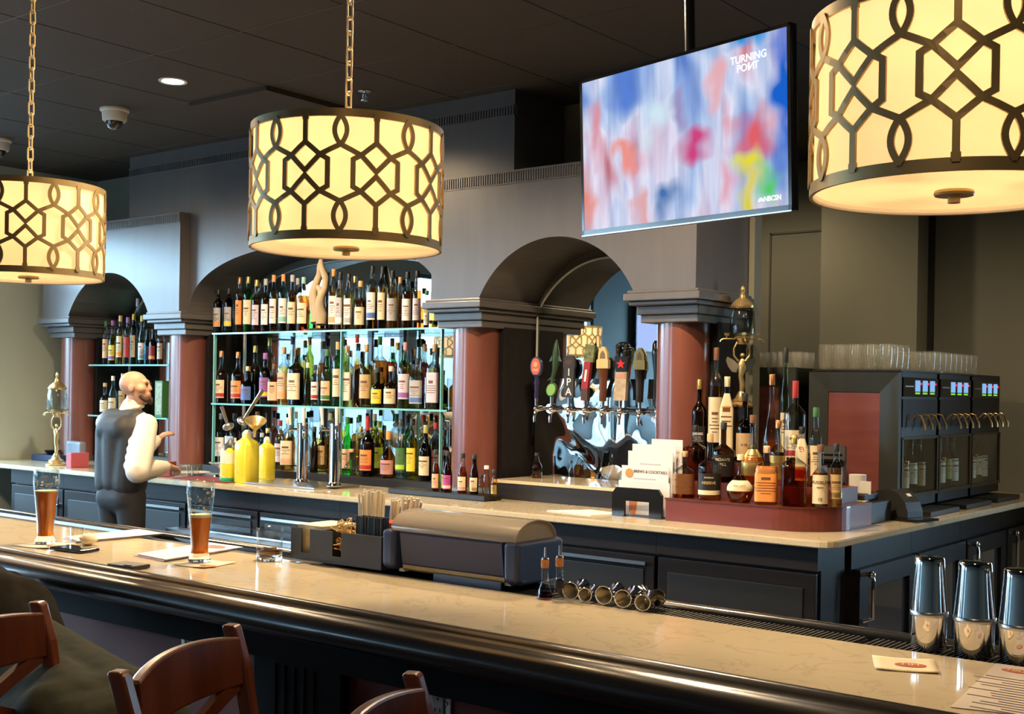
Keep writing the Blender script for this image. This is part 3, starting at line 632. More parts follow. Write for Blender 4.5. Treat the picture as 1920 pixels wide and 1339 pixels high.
def bottle(x, y, z, H, R, kind='std', body='amber', lab='cream', acc=None, cap='black', where='', group=None, rz=.25, lr=None, fill=None, caplen=None, name='liquor_bottle', label=None, neck=None, txt=None):
    cl = caplen if caplen else max(.022, H*.12); pr, sq = profile(kind, H, R, cl)
    b = MB(); fz = H*(fill if fill is not None else .66); seg = 20
    lo = [p_ for p_ in pr if p_[1] <= fz]; hi = [p_ for p_ in pr if p_[1] > fz]
    r0, z0 = lo[-1]; r1, z1 = hi[0]; k = (fz-z0)/max(z1-z0, 1e-5); mid = (r0+(r1-r0)*k, fz)
    Mq = Euler((0, 0, PI/4)).to_matrix().to_4x4() if 0 else None
    b.lathe(lo+[mid], seg, None, 0, caps=False, sq=sq); b.add([(0, 0, 0)], [])
    n = seg; base = [(lo[0][0]*math.cos(2*PI*i/n), lo[0][0]*math.sin(2*PI*i/n), .001) for i in range(n)]; b.add(base, [tuple(range(n))], None, 0)
    b.lathe([mid]+hi, seg, None, 1, caps=False, sq=sq)
    liquid = body; upper = body if body in ('green', 'dkgreen', 'dark', 'teal', 'olive') else 'clear'
    o = b.build(name, [glassmat(liquid), glassmat(upper)]); o.location = (x, y, z); o.rotation_euler = (0, 0, rz)
    if lab:
        l0, l1 = lr or KIND[kind][5]; lbm = MB()
        def rad(zz):
            for (ra, za), (rb, zb) in zip(pr, pr[1:]):
                if za <= zz <= zb: return ra+(rb-ra)*(zz-za)/max(zb-za, 1e-6)
            return R
        def patch(a, c, z0_, z1_, mi, off):
            st = [(rad(z0_+(z1_-z0_)*i/4)+off, z0_+(z1_-z0_)*i/4) for i in range(5)]; lbm.lathe(st, 16, None, mi, a, c, sq=sq)
        A0, A1 = -PI/2-1.15, -PI/2+1.15; patch(A0, A1, l0*H, l1*H, 0, .0008)
        hh = (l1-l0)*H
        if acc: patch(A0, A1, l0*H+hh*.06, l0*H+hh*.26, 1, .0013)
        if not txt:                                                 # a soft title and lines of small print
            zz = rnd.uniform(.60, .74); ww = rnd.uniform(.35, .8); patch(-PI/2-ww, -PI/2+ww, l0*H+hh*zz, l0*H+hh*(zz+rnd.uniform(.06, .11)), 2, .0013)
            for j in range(rnd.choice((3, 4, 5))):
                f = zz-.09-.075*j; ww = rnd.uniform(.2, .85)
                if f > .30 or not acc: patch(-PI/2-ww, -PI/2+ww, l0*H+hh*f, l0*H+hh*(f+.022), 2, .0013)
        lo_ = lbm.build('paper_label', [paint(lab), paint(acc or lab), paint('brown' if lab != 'black' else 'grey')], o)
        if txt:
            for (s_, sz, zf, ink) in txt:
                te = text(s_, sz, wallM(0, 0, H*zf), mat('ink_'+ink, PAINT.get(ink, (.05, .05, .05)), .6), o); bend_text(te, R+.0016 if not sq else R*1.0+.0016)
    if cap:
        rn = min(KIND[kind][2], R*.6)+.0018; MB().lathe([(rn, H-cl), (rn, H-.002), (rn-.0015, H), (.0005, H)], 14, None, 0, caps=False).build('cork_stopper' if cap == 'cork' else 'cap', paint(cap), o)
        if neck: MB().lathe([(rn-.0006, H-cl-neck), (rn-.0006, H-cl)], 14, None, 0, caps=False).build('neck_foil', paint(acc or cap), o)
    w = TINT[body][2]
    if not label:
        label = '%s bottle, %s, %s' % (w, (lab+' label, '+cap+(' stopper' if cap == 'cork' else ' cap')) if lab and cap else (lab+' label' if lab else (cap or 'no')+' cap, unlabelled'), where)
    tag(o, unique(label), 'bottle', group); return o
def row(items, yb, z, where, group, ymax=6.37):
    """items: (px, top y, width px, kind, body, label, accent, cap [, extra Y, opts])"""
    items = sorted(items, key=lambda q: q[0]); st = []
    for it in items:
        Y = yb+(it[8] if len(it) > 8 else 0); p = at(it[0], (it[1]+740)/2, Y=Y); st.append([p.x, Y, it[2]*mpp(p)/2])
    for _ in range(60):                                            # keep neighbours clear of one another
        for i in range(len(st)):
            for j in range(i+1, len(st)):
                a, b = st[i], st[j]; d = math.hypot(a[0]-b[0], a[1]-b[1])
                if d < a[2]+b[2]+.001:
                    k, o = (i, a) if a[1] > b[1] else (j, b)
                    if o[1]+o[2]+.006 < ymax: o[1] += .006; o[0] = at(items[k][0], (items[k][1]+740)/2, Y=o[1]).x
                    else: a[2] *= .98; b[2] *= .98
    for i, it in enumerate(items):
        X, Y, R = st[i]; op = it[9] if len(it) > 9 else {}
        H = at(it[0], it[1], Y=Y).z-z
        bottle(X, Y, z, H, R, it[3], it[4], it[5], it[6], it[7], ('%s from left ' % ORD[i+1])+where, group, rz=rnd.uniform(.1, .5), **op)
TOPROW = [(408, 543, 17, 'tall', 'dark', 'grey', 'orange', 'black'), (428, 541, 17, 'tall', 'dark', 'grey', 'yellow', 'black'), (448, 520, 15, 'tall', 'amber', 'orange', None, 'copper'),
 (464, 519, 17, 'tall', 'green', 'cream', None, 'gold'), (480, 525, 17, 'std', 'brown', 'lavender', None, 'gold'), (497, 523, 16, 'std', 'brown', 'white', None, 'grey'),
 (512, 516, 15, 'tall', 'honey', 'white', None, 'orange'), (530, 515, 17, 'tall', 'teal', 'white', 'teal', 'orange'), (547, 516, 18, 'std', 'amber', 'cream', None, 'grey'), (568, 520, 23, 'std', 'brown', 'cream', None, 'teal'),
 (624, 505, 15, 'sq', 'amber', 'white', 'tan', 'orange'), (637, 511, 15, 'sq', 'honey', 'grey', 'white', 'black'), (653, 514, 15, 'sq', 'honey', 'white', 'grey', 'black'),
 (675, 527, 22, 'squat', 'brown', 'cream', None, 'cork'), (697, 499, 21, 'tall', 'amber', 'white', 'blue', 'black'), (716, 500, 18, 'tall', 'honey', 'cream', None, 'black'), (735, 508, 21, 'std', 'amber', 'grey', None, 'black'),
 (763, 510, 20, 'std', 'brown', 'white', None, 'black'), (781, 508, 16, 'std', 'brown', 'lavender', None, 'black'), (799, 545, 11, 'slim', 'teal', 'white', None, 'green'),
 (749, 520, 18, 'std', 'honey', None, None, 'cork', .13), (664, 518, 16, 'tall', 'clear', None, None, 'gold', .13), (487, 530, 15, 'tall', 'amber', None, None, 'black', .13), (557, 522, 15, 'tall', 'clear', None, None, 'grey', .13)]
row(TOPROW, 6.09, ZT+.0012, 'on the top glass shelf', 'bottles on the top glass shelf')
for i, px_ in enumerate((815, 829)):
    q = at(px_, 604, Y=6.09); H = .045
    o = MB().lathe([(.018, 0), (.020, .003), (.022, H), (.0195, H), (.018, .006), (.001, .006)], 16, caps=False).build('shot_glass', glassmat('olive')); o.location = (q.x, 6.09, ZT+.001)
    tag(o, '%s tiny olive glass at the right end of the top shelf' % ('left hand', 'right hand')[i], 'glass', 'tiny glasses on the top shelf')
MIDROW = [(415, 658, 25, 'wine', 'brown', 'cream', 'red', 'copper', 0, dict(fill=.62)), (446, 660, 25, 'wine', 'brown', 'orange', 'red', 'copper', 0, dict(fill=.62)), (465, 687, 26, 'squat', 'dark', 'blue', None, 'gold'), (478, 648, 24, 'wine', 'dkgreen', None, None, 'gold', .12),
 (497, 662, 21, 'std', 'dark', 'purple', 'yellow', 'purple'), (514, 683, 20, 'sq', 'brown', 'peach', None, 'brown'), (532, 651, 19, 'sq', 'honey', 'tan', 'orange', 'copper'), (555, 653, 26, 'sq', 'dark', 'cream', None, 'brown'),
 (577, 680, 15, 'slim', 'olive', None, None, 'cream', .02), (591, 684, 15, 'tall', 'clear', 'white', 'red', 'black'), (613, 655, 22, 'wine', 'green', 'peach', 'green', 'green'), (633, 641, 18, 'tall', 'green', 'cream', None, 'cork', 0, dict(fill=.1)),
 (651, 648, 22, 'sq', 'clear', 'white', None, 'peach'), (669, 627, 17, 'slim', 'honey', None, None, 'red'), (687, 646, 25, 'std', 'honey', 'tan', None, 'copper'), (712, 631, 26, 'sq', 'brown', None, None, 'green', .14),
 (708, 690, 24, 'squat', 'dkgreen', 'yellow', None, 'black'), (733, 687, 26, 'squat', 'brown', 'cream', None, 'cream'), (760, 642, 26, 'std', 'amber', 'lavender', 'purple', 'pink'), (783, 672, 25, 'sq', 'clear', 'grey', 'blue', 'black'), (815, 645, 25, 'sq', 'clear', 'lavender', None, 'cork'),
 (819, 652, 15, 'std', 'dark', None, None, 'black', .12), (505, 634, 18, 'tall', 'honey', None, None, 'gold', .16), (548, 631, 17, 'tall', 'clear', None, None, 'purple', .16), (580, 632, 17, 'tall', 'olive', None, None, 'copper', .16), (605, 640, 18, 'std', 'brown', None, None, 'brown', .16),
 (642, 632, 18, 'std', 'clear', None, None, 'cork', .17), (735, 634, 20, 'std', 'red', None, None, 'brown', .16), (796, 645, 22, 'std', 'honey', None, None, 'cork', .15), (745, 642, 22, 'std', 'clear', None, None, 'gold', .15)]
row(MIDROW, 6.08, ZM+.0012, 'on the middle glass shelf', 'bottles on the middle glass shelf')
# low black riser that carries the bottom row
q0, q1 = at(480, 880, Y=5.96), at(800, 905, Y=5.96)
o = MB().box(((-7.70+-5.185)/2, 6.17, .958), (2.515, .42, .055), 0, 0, None, .003).build('bottle_riser', M_dark); tag(o, 'long low black riser under the bottom row of bottles', 'riser')
ZB = .9865
LOWROW = [(492, 812, 14, 'tall', 'teal', 'lavender', None, 'grey'), (503, 803, 24, 'squat', 'dark', 'cream', None, 'gold'), (526, 788, 20, 'std', 'honey', 'lavender', None, 'red', .06), (541, 783, 23, 'sq', 'amber', 'cream', 'peach', 'cream'),
 (590, 800, 15, 'wine', 'dark', None, None, 'black'), (603, 790, 24, 'std', 'honey', 'tan', None, 'grey'), (652, 782, 22, 'wine', 'green', 'peach', None, 'green', .05), (660, 842, 26, 'round', 'clear', None, None, 'cork'), (677, 800, 20, 'tall', 'yellow', None, None, 'gold', .04),
 (690, 780, 28, 'wine', 'dark', 'orange', 'red', 'red', 0, dict(neck=.05)), (712, 790, 24, 'std', 'clear', 'lime', None, 'lime', .12), (729, 808, 28, 'bell', 'brown', 'pink', None, 'orange', 0, dict(caplen=.06)), (754, 786, 22, 'std', 'clear', 'green', 'lime', 'black'), (774, 785, 21, 'std', 'yellow', 'yellow', 'yellow', 'black'),
 (799, 797, 24, 'wine', 'dark', 'cream', None, 'olive', 0, dict(caplen=.055)), (795, 778, 20, 'std', 'clear', None, None, 'red', .16), (818, 792, 22, 'std', 'clear', 'pink', None, 'red', .08), (834, 806, 20, 'std', 'red', None, None, 'black', .08), (765, 779, 18, 'tall', 'clear', None, None, 'black', .18),
 (744, 776, 18, 'tall', 'clear', None, None, 'green', .18), (641, 766, 16, 'tall', 'yellow', None, None, 'lime', .16), (514, 770, 18, 'std', 'clear', None, None, 'black', .17), (483, 772, 20, 'std', 'clear', None, None, 'brown', .1), (555, 772, 16, 'tall', 'clear', None, None, 'white', .17), (574, 784, 18, 'std', 'clear', 'red', None, 'green', .13),
 (620, 775, 18, 'std', 'amber', None, None, 'peach', .17), (675, 778, 18, 'tall', 'clear', None, None, 'green', .18), (703, 776, 18, 'tall', 'olive', None, None, 'white', .18), (828, 776, 18, 'tall', 'clear', None, None, 'green', .18), (415, 775, 22, 'std', 'clear', 'white', None, 'grey', .14), (440, 775, 22, 'std', 'brown', 'white', None, 'black', .14), (463, 776, 22, 'std', 'clear', 'tan', None, 'cork', .15)]
row(LOWROW, 6.06, ZB, 'in the bottom row', 'bottles in the bottom row')
# far left arch
LA = [(198, 602, 12, 'tall', 'clear', 'peach', None, 'green'), (211, 601, 15, 'wine', 'yellow', 'yellow', 'purple', 'purple'), (225, 592, 14, 'tall', 'honey', 'cream', 'orange', 'cork'), (239, 595, 14, 'tall', 'clear', 'red', 'red', 'purple'), (250, 589, 12, 'tall', 'dark', 'cream', None, 'yellow', .08),
 (257, 560, 11, 'tall', 'clear', None, None, 'white', .10), (266, 592, 14, 'wine', 'teal', 'white', 'teal', 'yellow'), (276, 618, 13, 'std', 'dark', 'blue', None, 'black', .04), (287, 617, 16, 'std', 'dark', 'red', 'orange', 'black'), (301, 615, 13, 'tall', 'brown', 'cream', None, 'grey')]
row(LA, 6.08, ZL1+.0012, 'on the upper far left shelf', 'bottles in the far left arch')
LB = [(197, 718, 18, 'squat', 'clear', 'cream', None, 'cork'), (212, 705, 16, 'wine', 'teal', 'cream', None, 'white'), (230, 700, 15, 'tall', 'dark', 'tan', None, 'gold', .06), (247, 705, 15, 'std', 'honey', 'cream', None, 'brown', .05)]
row(LB, 6.08, ZL2+.0012, 'on the lower far left shelf', 'bottles in the far left arch')
q = at(302, 740, Y=6.10)
t = thing('bottle_box', 'tall dark green gift box with pale front on the lower far left shelf', 'box', (q.x, 6.12, ZL2+.0015)); MB().box((0, 0, .15), (.10, .09, .30), 0, 0, None, .002).build('carton', paint('green'), t)
MB().bb(-.043, .043, -.0465, -.045, .02, .285).build('printed_front', mat('sage_print', (.36, .42, .30), .5, noise=40, col2=(.2, .26, .16)), t)
# driftwood carving on the top shelf
q = at(597, 600, Y=6.09); m_ = mpp(q)
t = thing('driftwood_carving', 'pale twisted driftwood carving among the bottles on the top shelf', 'sculpture', (q.x, 6.09, ZT+.001))
d = MB(); F = lambda px_, py_: ((px_-597)*m_, 0, (614-py_)*m_+.045)
for path, rr in (([(592, 611), (590, 595), (587, 575), (584, 555), (588, 535), (596, 520), (600, 505), (602, 490)], [.045, .048, .040, .034, .03, .026, .02, .008]), ([(605, 614), (603, 595), (600, 578), (606, 562), (612, 545), (612, 525), (606, 508), (604, 488)], [.04, .045, .04, .03, .024, .026, .022, .007]), ([(588, 540), (598, 548), (604, 562), (602, 575)], [.02, .024, .026, .03])):
    P_ = [F(*a) for a in path]; d.tube([(p_[0], .012*math.sin(i*1.7), p_[2]) for i, p_ in enumerate(P_)], rr, 10)
d.build('carved_wood', mat('driftwood', (.50, .40, .27), .7, noise=20, stretch=(1, 1, .2), col2=(.40, .31, .20), bump=.3), t)
MB().lathe([(.075, 0), (.078, .004), (.075, .018), (.001, .02)], 28, caps=False).build('dark_base', M_dark, t)
# ================================================================ BEER TAPS
t = thing('tap_backplate', 'polished steel backsplash sheet behind the beer taps', 'backsplash', (-4.27, 6.405, 1.052))
sp = MB(); n = 36; vs = []; fs = []
for i in range(n+1):
    for j in range(2): vs.append((-.525+1.05*i/n, .0, j*.635))
sp.bb(-.525, .525, -.004, .003, 0, .635)
m, nt, p_ = nodes_mat('rippled_polished_steel'); p_.inputs['Metallic'].default_value = 1; p_.inputs['Base Color'].default_value = (.80, .84, .86, 1); p_.inputs['Roughness'].default_value = .03
tc = nt.nodes.new('ShaderNodeTexCoord'); mp = nt.nodes.new('ShaderNodeMapping'); mp.inputs['Scale'].default_value = (1, 1, .8); nz = nt.nodes.new('ShaderNodeTexNoise'); nz.inputs['Scale'].default_value = 2.6; nz.inputs['Detail'].default_value = 1.0; nz.inputs['Distortion'].default_value = .4
bp = nt.nodes.new('ShaderNodeBump'); bp.inputs['Strength'].default_value = 1; bp.inputs['Distance'].default_value = .05
nt.links.new(tc.outputs['Object'], mp.inputs[0]); nt.links.new(mp.outputs[0], nz.inputs['Vector']); nt.links.new(nz.outputs[0], bp.inputs['Height']); nt.links.new(bp.outputs[0], p_.inputs['Normal'])
sp.build('steel_sheet', m, t)
o = MB().bb(-4.70, -3.62, 5.865, 5.89, .931, 1.03).bb(-4.70, -3.62, 5.89, 6.41, .931, 1.03).build('tap_plinth', M_fas)
tag(o, 'low black plinth under the beer taps', 'plinth')
o = MB().bb(-4.705, -3.615, 5.86, 6.405, 1.0305, 1.05).build('stone_slab', M_stone); tag(o, 'cream stone slab on the plinth under the beer taps', 'slab')
TAPZ = 1.49; TY = 6.20
def tap(i, px_, lab):
    X = at(px_, 765, Y=TY).x
    t = thing('beer_tap', lab, 'beer tap', (X, TY, TAPZ), 0, 'beer taps'); t.rotation_euler = (0, 0, .12)
    f = MB(); f.cyl((0, .199, 0), (0, .02, 0), .012, seg=12); f.cyl((0, .199, 0), (0, .18, 0), .03, seg=16); f.cyl((0, .06, 0), (0, .02, 0), .021, seg=14); f.ball((0, 0, 0), .021, 14)
    f.tube([(0, 0, -.005), (0, -.012, -.03), (0, -.018, -.06), (0, -.018, -.085)], [.013, .012, .010, .010], 10); f.cyl((0, 0, .01), (0, 0, .075), .010, .013, seg=10)
    f.build('faucet', M_chrome, t); return t
def paddle(poly, th=.03, z=0): return MB().prism(poly, th, Matrix(((1, 0, 0, 0), (0, 0, -1, th/2), (0, 1, 0, z), (0, 0, 0, 1))))
def oval(rx, rz, cz, n=28): return [(rx*math.cos(2*PI*k/n), cz+rz*math.sin(2*PI*k/n)) for k in range(n)]
t = tap(0, 1005, 'beer tap with orange oval badge on a navy turned handle, far left of the row')
MB().lathe([(.010, .07), (.016, .075), (.014, .09), (.018, .10), (.012, .13), (.017, .15), (.014, .17), (.020, .19), (.014, .21), (.018, .23), (.022, .25)], 16, caps=False).build('turned_handle', mat('navy_paint', (.03, .03, .10), .3), t)
h = paddle(oval(.047, .072, .31), .03).build('badge', mat('navy_paint'), t); MB().prism(oval(.038, .062, .31), .003, Matrix(((1, 0, 0, 0), (0, 0, -1, -.015), (0, 1, 0, 0), (0, 0, 0, 1)))).build('badge_face', mat('coral_badge', (.72, .16, .07), .4), h)
text('ALE', .026, wallM(0, -.0185, .285), M_white, h); paddle(oval(.018, .02, .325), .006).build('emblem', mat('pale_coral', (.85, .45, .3), .5), h).location = (0, -.018, 0)
t = tap(1, 1034, 'beer tap with green oval badge under a dark green fish')
h = paddle(oval(.040, .050, .145), .02).build('badge', mat('badge_green_dark', (.02, .10, .02), .4), t); h.rotation_euler = (0, .35, 0); h.location = (-.05, 0, .0)
MB().prism(oval(.033, .042, .145), .003, Matrix(((1, 0, 0, 0), (0, 0, -1, -.010), (0, 1, 0, 0), (0, 0, 0, 1)))).build('badge_face', mat('badge_green', (.20, .42, .10), .4), h)
b = MB(); b.tube([(0, 0, .07), (0, 0, .16), (.005, 0, .22), (.02, 0, .27), (.03, 0, .33), (.028, 0, .40), (.03, 0, .46), (.034, 0, .49)], [.010, .011, .014, .018, .028, .026, .014, .004], 10)
for sgn in (1, -1): b.prism([(0, 0), (.05, -.012), (.03, .03)], .008, Matrix.Translation((.03, -.004, .345)) @ Euler((PI/2, 0, 0)).to_matrix().to_4x4() @ Matrix.Diagonal((sgn, 1, 1, 1)))
b.prism([(-.035, .20), (.0, .235), (.03, .20), (0, .215)], .008, Matrix(((1, 0, 0, 0), (0, 0, -1, .004), (0, 1, 0, 0), (0, 0, 0, 1)))); b.build('fish_handle', mat('fish_green', (.035, .07, .03), .3), t)
t = tap(2, 1067, 'beer tap with tall black rounded paddle lettered IPA')
pl = [(-.045, .10), (.045, .10), (.045, .33), (.056, .36), (.052, .42), (.03, .445), (-.03, .445), (-.052, .42), (-.056, .36), (-.045, .33)]
h = paddle(pl, .03).build('paddle', mat('charcoal_paddle', (.035, .032, .03), .4), t)
for c_, z_ in (('I', .305), ('P', .225), ('A', .145)): text(c_, .085, wallM(0, -.016, z_), M_white, h, bold=.01)
MB().prism(oval(.034, .024, .392), .003, Matrix(((1, 0, 0, 0), (0, 0, -1, -.015), (0, 1, 0, 0), (0, 0, 0, 1)))).build('emblem', mat('dark_brown_badge', (.10, .04, .02), .4), h)
t = tap(3, 1097, 'beer tap with slim red and wood block handle')
h = MB().box((0, 0, .115), (.055, .045, .09)).build('wood_block', mat('dark_walnut', (.07, .035, .02), .4), t)
h = MB().box((.01, 0, .26), (.055, .04, .21), Euler((0, .12, 0)).to_matrix().to_4x4()).build('red_block', mat('red_block', (.30, .02, .02), .35), t)
MB().box((.01, -.0215, .26), (.016, .002, .09), Euler((0, .12, 0)).to_matrix().to_4x4()).build('pale_lettering', M_white, h)
h = MB().box((.035, 0, .43), (.08, .035, .13), Euler((0, .12, 0)).to_matrix().to_4x4()).build('picture_block', mat('olive_picture', (.22, .24, .10), .4, noise=30, col2=(.05, .08, .03)), t)
def tulip(t, body, cap):
    MB().lathe([(.028, .075), (.030, .08), (.032, .15), (.036, .25), (.044, .33), (.050, .345), (.001, .346)], 18, caps=False).build('handle', body, t)
    h = MB(); h.box((0, 0, .385), (.108, .05, .075), 0, 0, None, .004); h.build('crate', cap, t)
    paddle([(-.045, .42), (.045, .42), (.04, .48), (.012, .53), (-.012, .53), (-.04, .48)], .035).build('arched_top', cap, t); paddle([(-.025, .43), (.025, .43), (.022, .47), (0, .50), (-.022, .47)], .039).build('arch_inset', mat('brown_inset', (.18, .12, .07), .5), t)
t = tap(4, 1130, 'beer tap with brown tapered handle and cream arched top')
tulip(t, mat('chestnut_handle', (.12, .045, .025), .25), mat('cream_top', (.58, .48, .24), .5))
t = tap(5, 1163, 'beer tap with black clustered top, red star and pale label')
h = paddle([(-.05, .08), (.05, .08), (.06, .30), (-.035, .30)], .045).build('label_block', mat('pale_label_block', (.50, .43, .33), .5, noise=30, col2=(.38, .30, .22)), t)
MB().box((.012, -.024, .27), (.07, .002, .035)).build('pink_band', mat('pink_band', (.55, .25, .2), .5), h)
h = paddle([(-.03, .30), (.055, .30), (.075, .42), (-.045, .42)], .05).build('neck', M_blkg, t)
star = [((.040 if k % 2 == 0 else .017)*math.cos(PI/2+PI*k/5)+.012, (.040 if k % 2 == 0 else .017)*math.sin(PI/2+PI*k/5)+.36) for k in range(10)]
paddle(star, .008).build('red_star', mat('star_red', (.60, .02, .02), .35), h).location = (0, -.028, 0)
b = MB()
for k in range(26):
    a, e_ = rnd.uniform(0, 2*PI), rnd.uniform(-.6, 1.3); b.ball((.015+.048*math.cos(a)*math.cos(e_), .03*math.sin(a)*math.cos(e_), .465+.052*math.sin(e_)), .022, 10)
b.build('cluster_top', M_blkg, t)
t = tap(6, 1199, 'beer tap with black handle and olive cream arched top')
tulip(t, mat('black_handle', (.02, .016, .014), .3), mat('olive_top', (.30, .29, .14), .5))
t = tap(7, 1233, 'beer tap with plain black handle beside the right column')
MB().lathe([(.024, .075), (.03, .09), (.034, .30), (.05, .42), (.05, .50), (.03, .53), (.001, .535)], 16, caps=False).build('handle', M_blkg, t)
for o_ in [q for q in C.objects if q.name.startswith('beer_tap') and q.type == 'EMPTY']:
    px_ = o_.location.x; k_ = (.87, .90, .76, .82, .74, .79, .72, .80)[sorted(q.location.x for q in C.objects if q.name.startswith('beer_tap') and q.type == 'EMPTY').index(px_)]
    for ch in o_.children:
        if not ch.name.startswith('faucet'): ch.scale = (k_, k_, k_); ch.location = ch.location*k_
# little bottle and opener left of the taps
q = at(1000, 890, Y=6.12); bottle(at(1001, 860, Y=6.12).x, 6.15, 1.0506, .16, .035, 'beer', 'brown', None, None, 'black', '', 'b', label='small brown bottle alone on the stone slab left under the taps', fill=.6)
# ================================================================ BITTERS TRAY and black riser
o = MB().box((-4.99, 5.72, .9475), (.80, .17, .03), 0, 0, None, .003).build('bitters_tray', M_blk); tag(o, 'small black tray of bitters bottles in front of the third column', 'tray')
for k, (px_, top, w, col, lab, acc, cap) in enumerate(((817, 843, 15, 'brown', 'peach', None, 'black'), (828, 845, 14, 'dark', 'lime', None, 'black'), (839, 846, 18, 'brown', 'magenta', 'cream', 'black'), (867, 850, 18, 'brown', 'cream', 'pink', 'black'), (889, 852, 17, 'dark', 'cream', 'gold', 'black'), (902, 890, 11, 'clear', None, None, 'black'), (912, 873, 14, 'clear', None, None, 'white'), (927, 880, 13, 'honey', 'gold', None, 'black'))):
    p = at(px_, 900, Y=5.70); bottle(p.x, 5.70 if k != 1 else 5.73, .963, at(px_, top, Y=5.70).z-.963, w*mpp(p)/2*.97, 'beer', col, lab, acc, cap, '', 'bitters bottles', label='%s bitters bottle%s, %s from the left on the small black tray' % (TINT[col][2], ' with '+lab+' label' if lab else '', ORD[k+1]))
# ================================================================ DRAUGHT TOWERS, JUICE, COCKTAIL TOOLS on the counter
o = MB().box((-6.24, 5.66, .9375), (.72, .42, .013), 0, 0, None, .003).build('drip_tray', M_steel); tag(o, 'flat steel drip tray under the two chrome towers', 'drip tray')
for k, (px_, yb) in enumerate(((566, 905), (627, 912))):
    p = at(px_, yb, Z=.945); H = at(px_, 793, Y=p.y).z-.945
    t = thing('draught_tower', '%s polished chrome draught tower in front of the bottle shelves' % ('left', 'right')[k], 'beer tower', (p.x, p.y, .945), 0, 'chrome draught towers')
    MB().lathe([(.055, 0), (.055, .006), (.041, .02), (.038, .03), (.038, H-.02), (.040, H-.018), (.040, H-.004), (.036, H), (.001, H+.002)], 32, caps=False).build('column_body', M_chrome, t)
    for s_ in (-1, 1):
        f = MB(); zz = H-.045; a = .9*s_; dx_, dy_ = math.sin(a), -math.cos(a)
        f.cyl((dx_*.03, dy_*.03, zz), (dx_*.085, dy_*.085, zz), .010, seg=10); f.tube([(dx_*.085, dy_*.085, zz), (dx_*.10, dy_*.10, zz-.02), (dx_*.105, dy_*.105, zz-.06)], .009, 8); f.cyl((dx_*.085, dy_*.085, zz), (dx_*.085, dy_*.085, zz+.03), .008, seg=8); f.build('faucet', M_chrome, t)
        MB().cyl((dx_*.085, dy_*.085, zz+.03), (dx_*.095, dy_*.095, zz+.15), .009, .013, seg=10).build('tap_handle', M_white, t)
def juice(px_, yb, top, w, label, milk, cap):
    p = at(px_, yb, Z=.931); H = at(px_, top, Y=p.y).z-.931; R = w*mpp(p)/2
    t = thing('juice_bottle', label, 'bottle', (p.x, p.y, .931), 0, 'juice bottles')
    b = MB().lathe([(R*.95, 0), (R, .01), (R, H*.70), (R*.85, H*.78), (R*.42, H*.84), (R*.40, H*.92), (.001, H*.92)], 24, None, 0, caps=True, sq=5); b.build('juice_body', mat('lemon_juice', (.78, .68, .05), .25, coat=.4), t)
    if milk: MB().lathe([(R*1.01, H*.42), (R*1.01, H*.68)], 24, caps=False, sq=5).build('empty_upper_half', mat('milky_plastic', (.78, .76, .62), .3), t)
    if milk: MB().lathe([(R*1.04, -.0), (R*1.06, .004), (R*1.06, .026), (R*1.03, .03)], 24, caps=False, sq=5).build('green_base', mat('green_rubber', (.01, .28, .10), .45), t)
    if cap == 'steel': MB().lathe([(R*.98, H*.70), (R*.98, H*.84), (R*.5, H*.90), (R*.25, H*.97), (.001, H)], 24, caps=False).build('steel_pourer', M_brass if 0 else M_steel, t)
    else: MB().lathe([(R*.45, H*.84), (R*.45, H*.95), (R*.2, H), (.001, H)], 20, caps=False).build('spout', mat('milky_plastic'), t)
    return t
juice(431, 903, 822, 30, 'half full lemon juice bottle with green base and steel pourer', True, 'steel')
juice(462, 905, 806, 37, 'full lemon yellow juice bottle with pale spout, front one', False, 'x')
p = at(478, 898, Z=.931); juice(479, 900, 820, 26, 'second lemon yellow juice bottle just behind the front one', False, 'x').location = (p.x+.02, p.y+.09, .931)
p = at(404, 870, Y=5.50)
t = thing('tablet_card', 'narrow pale grey upright sign card beside the juice bottles', 'sign', (p.x, 5.62, .931)); MB().box((0, 0, .16), (.095, .012, .30), 0, 0, None, .004).build('card', mat('pale_grey_card', (.5, .5, .5), .5), t); MB().box((0, -.008, .20), (.03, .002, .10)).build('grey_print', mat('grey_print', (.18, .18, .18), .5), t); MB().box((0, .01, .006), (.1, .08, .012)).build('foot', M_blk, t)
t = thing('bar_funnel', 'brass coloured funnel leaning over the lemon juice bottles', 'funnel', (-6.56, 5.52, 1.30)); t.rotation_euler = (.25, .35, 0)
MB().lathe([(.012, -.05), (.013, 0), (.075, .07), (.078, .075), (.072, .072), (.011, .004), (.010, -.05)], 24, caps=False).build('cone', M_brass, t)
for k, (px_, py_, L, tilt, lab) in enumerate(((455, 790, .30, .75, 'long steel ladle tilted across the bottles behind the juice'), (428, 800, .16, -.5, 'steel jigger spoon resting on the juice bottle at left'))):
    p = at(px_, py_, Y=5.55); t = thing('bar_ladle', lab, 'ladle', p, 0, 'steel ladles'); t.rotation_euler = (0, tilt, 0)
    b = MB(); b.ball((0, 0, 0), .042, 16, sc=(1, 1, .6)); b.build('bowl', M_steel, t); MB().cyl((0, 0, .01), (0, 0, L), .010, .014, seg=8).build('handle', mat('dull_bronze_steel', (.30, .25, .18), .3, 1), t)
